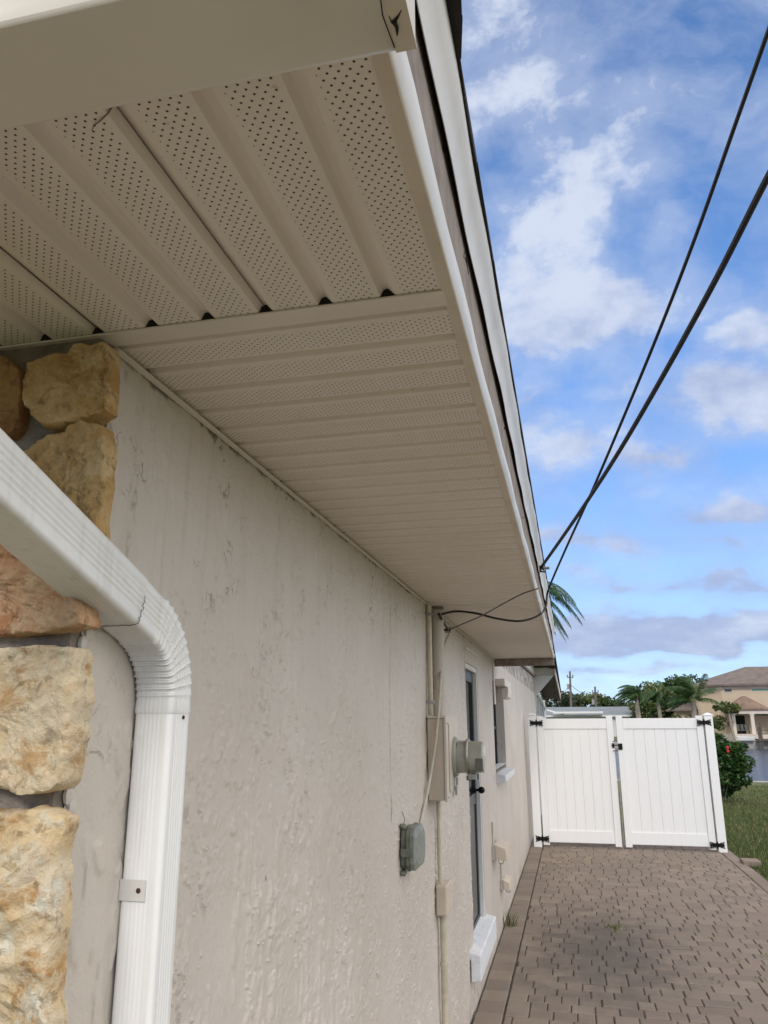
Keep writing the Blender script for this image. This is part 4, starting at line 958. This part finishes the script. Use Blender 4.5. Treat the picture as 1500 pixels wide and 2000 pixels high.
# palms
def palm(x, y, z0, h, fl, nf, nl, lean, name, label, group, leafm='leaf_palm', lw=.03, r0=.2, wind=(-.3, 0), droop=1.0, seed=0, up=.9):
    rg = random.Random(seed); t = thing(name, label, 'palm', group); tk = MB()
    top = Vector((x+lean, y, z0+h)); P = [Vector((x, y, z0-.3)), Vector((x+lean*.25, y, z0+h*.35)), Vector((x+lean*.65, y, z0+h*.7)), top]
    tk.tube(smooth_path(P, 6), [r0*(1.25-.5*i/18) for i in range(19)], 10); tk.build('trunk', 'palm_bark', t, smooth=True)
    cs_ = MB(); cs_.tube([top-Vector((0, 0, .05*h)), top+Vector((0, 0, .02*h)), top+Vector((0, 0, .12*h))], [r0*.9, r0*.8, r0*.15], 8); cs_.build('crown_shaft', 'crown_shaft', t, smooth=True)
    for f in range(nf):
        az = f*2.399+rg.uniform(-.3, .3); el = up-1.35*(f/nf)**1.1+rg.uniform(-.15, .15); L_ = fl*rg.uniform(.85, 1.1); mb = MB()
        p = top.copy(); d = Vector((math.cos(az)*math.cos(el), math.sin(az)*math.cos(el), math.sin(el))); pts = [p.copy()]; n = 14
        for i in range(n):
            p = p+d*(L_/n); d = (d+Vector((wind[0]*.12, wind[1]*.12, -.155*droop*(1+i*.05)))).normalized(); pts.append(p.copy())
        mb.tube(pts, [lw*.7*(1-i/(n+2)) for i in range(n+1)], 4)
        sp2 = smooth_path(pts, max(1, nl//n)); m_ = len(sp2)
        for i in range(int(m_*.12), m_-1):
            tt = i/m_; dd = (sp2[i+1]-sp2[i]).normalized(); sd = dd.cross(Vector((0, 0, 1))); sd = sd.normalized() if sd.length > .05 else Vector((1, 0, 0))
            ll = fl*.26*(math.sin(math.pi*min(1, tt*.85+.12))**.6)*rg.uniform(.8, 1.1)
            for s in (1, -1):
                q = (sd*s*.85+dd*.55+Vector((0, 0, -.25-rg.random()*.35))).normalized(); b0 = sp2[i]; b1 = b0+q*ll*.55; b2 = b0+(q+Vector((wind[0]*.25, 0, -.55*droop))).normalized()*ll
                wv_ = dd*lw*.55; k = len(mb.v)
                mb.add([b0-wv_, b0+wv_, b1+wv_, b1-wv_, b2], [(0, 1, 2, 3), (3, 2, 4)])
        mb.build('frond', leafm, t)
    return t
np_ = at(1040, 1140, 1, 33)
palm(np_.x-.5, 33, 0-.05, np_.z-.3, 2.75, 22, 70, .2, 'palm_tree', 'palm with drooping fronds rising right behind the eave', 'palms', 'leaf_palm_near', .028, .14, (.9, 0), 1.15, 3)
def pp(px_, py_, Y): return at(px_, py_, 1, Y)
a = pp(1242, 1352, 98); b = pp(1250, 1412, 98)
palm(b.x, 98.5, -.3, a.z-.1, 2.9, 17, 70, a.x-b.x, 'palm_tree', 'windswept palm with pale trunk, leftmost beyond the gate', 'palms', 'leaf_palm', .05, .30, (-1.8, 0), .8, 5, up=1.2)
a = pp(1283, 1350, 103); b = pp(1292, 1412, 103)
palm(b.x, 103, -.3, a.z, 2.3, 14, 60, a.x-b.x, 'palm_tree', 'slim palm with bare grey trunk against the dark tree', 'palms', 'leaf_palm', .045, .22, (-1.0, 0), .9, 6)
a = pp(1358, 1362, 99.5); b = pp(1362, 1412, 99.5)
palm(b.x, 101.5, -.3, a.z, 3.9, 15, 80, a.x-b.x, 'palm_tree', 'short palm with tall upswept fronds beside the tan house', 'palms', 'leaf_palm', .05, .34, (-.5, 0), .45, 8, up=1.45)
a = pp(1425, 1385, 100.5)
palm_small = thing('papaya_tree', 'small sparse papaya like tree before the tan house', 'tree'); tk = MB(); tk.tube([(a.x+.3, 101.3, -.5), (a.x+.1, 101.3, 1.5), (a.x, 101.3, a.z)], [.2, .16, .1], 8); tk.build('trunk', 'palm_bark', palm_small, smooth=True)
c = MB(); leafcloud(c.v, c.f, (a.x, 101.2, a.z+.2), (1.7, 1.3, .75), 750, .20, 22); c.build('crown', 'leaf_tree_light', palm_small)
# trees on the far shore
TG = 'trees on the far shore'
for (px_, py_, Y, wpx, m_, lab, nn) in (
    (1085, 1352, 146, 34, 'leaf_tree_dark', 'brownish green tree right beside the eave end', 4500),
    (1120, 1360, 150, 26, 'leaf_tree_dark', 'dark rounded tree behind the taller utility pole', 3500),
    (1158, 1355, 158, 30, 'leaf_tree_light', 'pale olive green tree around the shorter utility pole', 4500),
    (1190, 1368, 156, 26, 'leaf_tree', 'low green tree between shorter pole and windswept palm', 3000),
    (1215, 1376, 154, 22, 'leaf_tree_dark', 'lowest dark tree just left of windswept palm', 2500),
    (1272, 1340, 120, 30, 'leaf_tree_light', 'yellow green tree behind the slim palm', 4500),
    (1306, 1325, 124, 40, 'leaf_tree', 'tall dark green tree at the middle of the far grove', 8000),
    (1345, 1320, 126, 42, 'leaf_tree', 'tallest dark green tree left of the tan house', 8000),
    (1262, 1372, 138, 26, 'leaf_tree', 'dark bushy tree behind the windswept palm', 4000),
    (1318, 1365, 117, 34, 'leaf_tree', 'broad low tree behind the tan house annex', 5000)):
    t_ = pp(px_, py_, Y); r_ = wpx*1.45*Y/1558; h = t_.z+.9
    tree(t_.x, Y, -.1, h, r_, min(h*.46, r_*1.1), nn, .26, m_, lab, TG)
q = MB(); leafcloud(q.v, q.f, (pp(1340, 1402, 103).x, 102.6, 1.6), (5.5, .8, 1.1), 3000, .16, 40); tag(q.build('hedge', 'leaf_tree_light'), 'low light green hedge along the annex of tan house', 'hedge')
# weeds in the joints
def weed(x, y, n, h, label, k=0):
    def f(): return x+random.gauss(0, .03 if k == 0 else k), y+random.gauss(0, .03 if k == 0 else k*1.5), 1
    o = blades('weed', n, f, h*.5, h, .004, 'grass_blade'); o.data.transform(Matrix.Translation((0, 0, .045))); tag(o, label, 'weed', 'weeds in the driveway joints'); return o
weed(-.68, 7.9, 34, .16, 'tall green weed at the wall base past the door')
p = at(1200, 1813, 2, 0); weed(p.x, p.y, 70, .045, 'small green weed on the dark paver stain', .045)
for (x_, y_, lb) in ((1275, 1833, 'dry sprig right of the dark stain'), (1400, 1918, 'dry tuft near the lower right of the driveway'), (1485, 1915, 'dry tuft at the right edge, lowest of them'), (1440, 1877, 'dry tuft upper neighbour of the two lowest tufts'), (1430, 1742, 'dry flat weed patch near the right border'), (1495, 1870, 'dry sprig at the right frame edge'), (1375, 1833, 'dry sprig in the middle right pavers')):
    p = at(x_, y_, 2, 0); weed(p.x, p.y, 12, .028, lb, .035)

# ------------------------------------------------------------ far shore buildings
fh = thing('tan_house', 'two storey tan house with brown hip roof across canal', 'house'); Y0 = 106.0
def X_(px_, Y=Y0): return at(px_, 1412, 1, Y).x
def Z_(py_, Y=Y0, px_=1430): return at(px_, py_, 1, Y).z
xa, xb, xc_ = X_(1379), X_(1417), X_(1620)
zt = Z_(1337)
mb = MB(); pl = [(xa, Y0+3.2), (xb, Y0), (xc_, Y0), (xc_, Y0+12), (xa, Y0+12)]
mb.prism(pl, 2, -.4, zt); mb.build('wall', 'far_wall', fh)
mb = MB(); mb.prism([(xa-.05, Y0+3.1), (xb-.03, Y0-.08), (xc_+.05, Y0-.08), (xc_+.05, Y0-.01), (xb-.0, Y0-.01), (xa, Y0+3.19)], 2, zt-.55, zt-.1); mb.build('cornice', 'far_trim', fh)
# hip roof with overhang
e = .75; ez = zt+.02; A_ = [(xa-e, Y0+2.6, ez), (xb-.2, Y0-e, ez), (xc_+e, Y0-e, ez), (xc_+e, Y0+12+e, ez), (xa-e, Y0+12+e, ez)]
rz_ = Z_(1303, Y0+6); B_ = [(X_(1416)-.3, Y0+5.5, ez+1.1), (X_(1490), Y0+6, rz_), (X_(1560), Y0+6, rz_)]
mb = MB(); mb.add(A_+[(p[0], p[1], p[2]-.22) for p in A_]+B_, [(0, 1, 10), (1, 11, 10), (1, 2, 12, 11), (2, 3, 12), (3, 4, 10, 11, 12), (4, 0, 10), (5, 9, 8, 7, 6)]+[(i, i+5, (i+1) % 5+5, (i+1) % 5) for i in range(5)])
mb.build('roof', 'far_roof', fh)
def fwin(x0, x1, y0, y1, m_, yy_=Y0, px_=1430):
    mb = MB(); a0, a1, c0, c1 = X_(x0), X_(x1), Z_(y1), Z_(y0); f = .09
    mb.box(a0-f, a1+f, yy_-.07, yy_-.02, c1, c1+f); mb.box(a0-f, a1+f, yy_-.07, yy_-.02, c0-f, c0); mb.box(a0-f, a0, yy_-.068, yy_-.022, c0, c1); mb.box(a1, a1+f, yy_-.068, yy_-.022, c0, c1)
    w = mb.build('window', 'far_trim', fh); mb = MB(); mb.box(a0, a1, yy_-.05, yy_-.03, c0, c1); mb.build('pane', m_, w)
fwin(1422, 1437, 1344.5, 1351, 'glass_dark'); fwin(1476, 1530, 1342, 1350, 'teal_glass')
# window on the angled wall
ax, ay = X_(1393.5), X_(1404.5); k0 = (ax-xa)/(xb-xa); k1 = (ay-xa)/(xb-xa)
w0 = Vector((xa+(xb-xa)*k0, Y0+3.2*(1-k0)-.06, 0)); w1 = Vector((xa+(xb-xa)*k1, Y0+3.2*(1-k1)-.06, 0)); za, zb_ = Z_(1353), Z_(1345)
mb = MB(); mb.prism([(w0.x, w0.y), (w1.x, w1.y), (w1.x, w1.y+.05), (w0.x, w0.y+.05)], 2, za, zb_); mb.build('window', 'glass_dark', fh)
# porch: small hip gable, beam, columns, dark recess
pz = Z_(1385); YP = Y0-3.2
def XP(p): return X_(p, YP)
gx0, gx1 = XP(1424), XP(1520); zp = Z_(1384, YP)
mb = MB(); px0 = XP(1423); px1 = XP(1507); pxm = XP(1465)
mb.add([(px0, YP, zp), (px1, YP, zp), (px1, Y0, zp), (px0, Y0, zp), (pxm, YP+1.0, Z_(1359, YP)), (pxm, Y0, Z_(1359, YP)), (px0, YP, zp-.18), (px1, YP, zp-.18), (px1, Y0, zp-.18), (px0, Y0, zp-.18)],
       [(0, 1, 4), (1, 2, 5, 4), (3, 0, 4, 5), (0, 6, 7, 1), (1, 7, 8, 2), (3, 9, 6, 0), (6, 9, 8, 7)])
mb.build('porch_roof', 'far_roof2', fh)
mb = MB(); mb.box(XP(1424), XP(1640), YP+.2, YP+.5, zp-.62, zp-.19); mb.build('porch_beam', 'far_trim', fh)
mb = MB(); mb.box(XP(1507), XP(1640), YP, Y0, zp-.18, zp+.05); mb.build('porch_roof', 'far_roof', fh)
for p0, p1 in ((1432, 1438), (1468, 1475), (1512, 1519), (1560, 1566)):
    mb = MB(); mb.box(XP(p0), XP(p1), YP+.2, YP+.55, -.4, zp-.62); mb.box(XP(p0)-.06, XP(p1)+.06, YP+.15, YP+.6, zp-.75, zp-.625); mb.build('column', 'far_trim', fh)
mb = MB(); mb.box(XP(1420), XP(1640), YP-.5, Y0-.05, -.4, .45); mb.build('porch_floor', 'far_trim', fh)
mb = MB(); mb.box(XP(1438), XP(1466), Y0-.2, Y0-.08, .46, zp-.8); mb.build('porch_opening', 'dark', fh)
mb = MB(); mb.box(XP(1478), XP(1530), Y0-.2, Y0-.08, Z_(1398), Z_(1388)); mb.build('pane', 'teal_glass', fh)
# annex
an = MB(); YA = 112; a0, a1 = at(1322, 1412, 1, YA).x, at(1384, 1412, 1, YA).x; az_ = at(1340, 1386, 1, YA).z
an.box(a0, a1, YA, YA+8, -.3, az_-.02); an.build('annex_wall', 'far_wall', fh)
mb = MB(); e = .9; r0_, r1_ = (at(1352, 1366, 1, YA+4)), (at(1384, 1352, 1, YA+4))
mb.add([(a0-e, YA-e, az_), (a1+.2, YA-e, az_), (a1+.2, YA+9, az_), (a0-e, YA+9, az_), (r0_.x, YA+4, r0_.z), (a1+.2, YA+4, r1_.z), (a0-e, YA-e, az_-.2), (a1+.2, YA-e, az_-.2), (a1+.2, YA+9, az_-.2), (a0-e, YA+9, az_-.2)],
       [(0, 1, 5, 4), (2, 3, 4, 5), (3, 0, 4), (1, 2, 5), (0, 6, 7, 1), (3, 9, 6, 0), (6, 9, 8, 7), (1, 7, 8, 2)]); mb.build('annex_roof', 'far_roof', fh)
# furniture in the porch
def seat(px_, lab):
    x = XP(px_); t = thing('patio_chair', lab, 'chair', 'dark patio chairs in the porch'); q = MB(); yy_ = YP+1.2
    q.box(x-.32, x+.32, yy_-.3, yy_+.3, .80, .92); q.build('seat', 'meter_dark', t, bevel=.03); q = MB(); q.box(x-.32, x+.32, yy_+.22, yy_+.32, .92, 1.55); q.build('backrest', 'meter_dark', t, bevel=.03)
    for sx in (-1, 1):
        for sy in (-1, 1): q = MB(); q.box(x+sx*.27-.03, x+sx*.27+.03, yy_+sy*.24-.03, yy_+sy*.24+.03, .452, .80); q.build('leg', 'black_iron', t)
for p_, lb in ((1445, 'dark patio chair beside left porch column of tan house'), (1453, 'dark patio chair in the middle of the porch opening'), (1461, 'dark patio chair next to the second porch column')): seat(p_, lb)
# dock and railing at the water
dkx = thing('dock', 'weathered wooden dock with railing at the far seawall', 'dock'); YD = 99.6
def XD(p): return at(p, 1412, 1, YD).x
mb = MB(); mb.box(XD(1476), XD(1640), YD-.2, YD+1.4, -.25, -.05); mb.build('deck', 'wood_dock', dkx)
for p_ in (1480, 1484, 1502, 1522, 1545, 1570): mb = MB(); mb.cyl((XD(p_), YD, -2), (XD(p_), YD, 1.25 if p_ != 1484 else 1.9), .13, n=8); mb.build('piling', 'wood_dock', dkx)
mb = MB(); mb.box(XD(1476), XD(1640), YD-.05, YD+.05, .85, .95); mb.box(XD(1476), XD(1640), YD-.04, YD+.04, .45, .53); mb.build('rail', 'wood_dock', dkx)
mb = MB(); mb.box(-300, 400, 100.62, 100.85, -1.6, -.28); tag(mb.build('far_seawall', 'concrete'), 'concrete seawall along the opposite canal bank', 'seawall')
bt = MB(); x0, x1 = XD(1437), XD(1473)
bt.add([(x0, 99.9, .22), (x1, 99.9, .16), (x1+.0, 100.5, .16), (x0, 100.5, .22), (x0+.1, 100.0, -.25), (x1-.1, 100.0, -.25), (x1-.1, 100.4, -.25), (x0+.1, 100.4, -.25)], [(0, 1, 2, 3), (7, 6, 5, 4), (4, 5, 1, 0), (5, 6, 2, 1), (6, 7, 3, 2), (7, 4, 0, 3)])
tag(bt.build('overturned_skiff', 'trim_white', bevel=.05), 'small white skiff lying before the porch of tan house', 'boat')
# low grey-roofed house
lh = thing('low_house', 'low white house with grey metal roof beyond the gate', 'house'); YL = 122
def P3(px_, py_, Y): return tuple(at(px_, py_, 1, Y))
z0_, zr = at(1150, 1397, 1, YL).z, at(1150, 1380.5, 1, YL+6).z
x0, x1 = at(1040, 1412, 1, YL).x, at(1238, 1412, 1, YL).x
mb = MB(); mb.box(x0, x1-.4, YL+.4, YL+11, -.2, z0_-.05); mb.build('wall', 'trim_white', lh)
mb = MB(); mb.prism([(YL-.3, z0_), (YL+6, zr), (YL+12, z0_), (YL+12, z0_-.12), (YL-.3, z0_-.12)], 0, x0, x1); mb.build('roof', 'grey_roof', lh)
mb = MB(); mb.box(x0, x1+.05, YL-.38, YL-.301, z0_-.22, z0_+.02); mb.build('fascia', 'trim_white', lh)
g0 = at(1252, 1382, 1, YL+1).x; g1 = at(1272, 1395, 1, YL+1)
mb = MB(); mb.prism([(x1-.2, z0_), (g0, zr-.1), (g1.x, z0_-.1), (g1.x, z0_-.35), (g0, zr-.42), (x1-.2, z0_-.3)], 1, YL+.5, YL+.62); mb.build('gable_trim', 'trim_white', lh)
mb = MB(); mb.prism([(x1-.1, -.2), (x1-.1, z0_-.2), (g0, zr-.35), (g1.x-.2, z0_-.3), (g1.x-.2, -.2)], 1, YL+.7, YL+9); mb.build('gable_wall', 'grey_roof', lh)
mb = MB(); a = P3(1068, 1385, YL-1); b = P3(1102, 1394.5, YL-1); mb.add([(a[0], a[1], a[2]), (b[0], b[1], b[2]), (b[0], b[1], b[2]-.22), (a[0], a[1], a[2]-.22), (a[0], a[1]+.3, a[2]), (b[0], b[1]+.3, b[2]), (b[0], b[1]+.3, b[2]-.22), (a[0], a[1]+.3, a[2]-.22)], [(3, 2, 1, 0), (4, 5, 6, 7), (0, 1, 5, 4), (2, 3, 7, 6), (1, 2, 6, 5), (0, 4, 7, 3)]); mb.build('barge_board', 'trim_white', lh)
mb = MB(); xx0, xx1 = at(1080, 1393, 1, YL-3).x, at(1178, 1393, 1, YL-3).x; zz_ = at(1130, 1393.5, 1, YL-3).z; mb.box(xx0, xx1, YL-3, YL-.4, zz_, zz_+.28); mb.build('awning', 'trim_white', lh)
# utility poles
def upole(px_, ptop, Y, lab):
    t = thing('utility_pole', lab, 'utility pole', 'utility poles beyond the canal'); p = at(px_, ptop, 1, Y); b = at(px_+3, 1412, 1, Y)
    q = MB(); q.cyl((b.x, Y, -.2), (p.x, Y, p.z), .24, .16, 10); q.build('shaft', 'wood_pole', t, smooth=True)
    q = MB(); q.box(p.x-.5, p.x+.5, Y-.1, Y+.1, p.z-1.1, p.z-.95); q.build('crossarm', 'wood_pole', t)
    for s in (-.45, .45): q = MB(); q.cyl((p.x+s, Y-.2, p.z-.95), (p.x+s, Y-.2, p.z-.6), .09, n=8); q.build('insulator', 'meter_dark', t)
    q = MB(); q.cyl((p.x-.45, Y-.1, p.z-3.0), (p.x-.45, Y-.1, p.z-2.1), .25, n=10); q.build('transformer', 'metal', t); return p
p1 = upole(1113, 1311, 137, 'taller weathered utility pole above the dark trees'); p2 = upole(1162, 1341, 140, 'shorter utility pole within the pale olive tree')
def wire(a, b, sag, lab):
    pts = [a.lerp(b, i/16)+Vector((0, 0, -sag*4*(i/16)*(1-i/16))) for i in range(17)]; tag(MB().tube(pts, .045, 5).build('power_line', 'cable_grey'), lab, 'wire', 'power lines between far poles')
wire(p1-Vector((0, 0, 2.2)), p2-Vector((0, 0, 1.0)), .8, 'power line between the two far utility poles')
wire(p2-Vector((0, 0, 1.0)), at(1240, 1368, 1, 210), .6, 'power line running right from the shorter pole')
wire(p1-Vector((0, 0, 2.2)), at(1075, 1368, 1, 120), .3, 'power line running left from the taller pole')
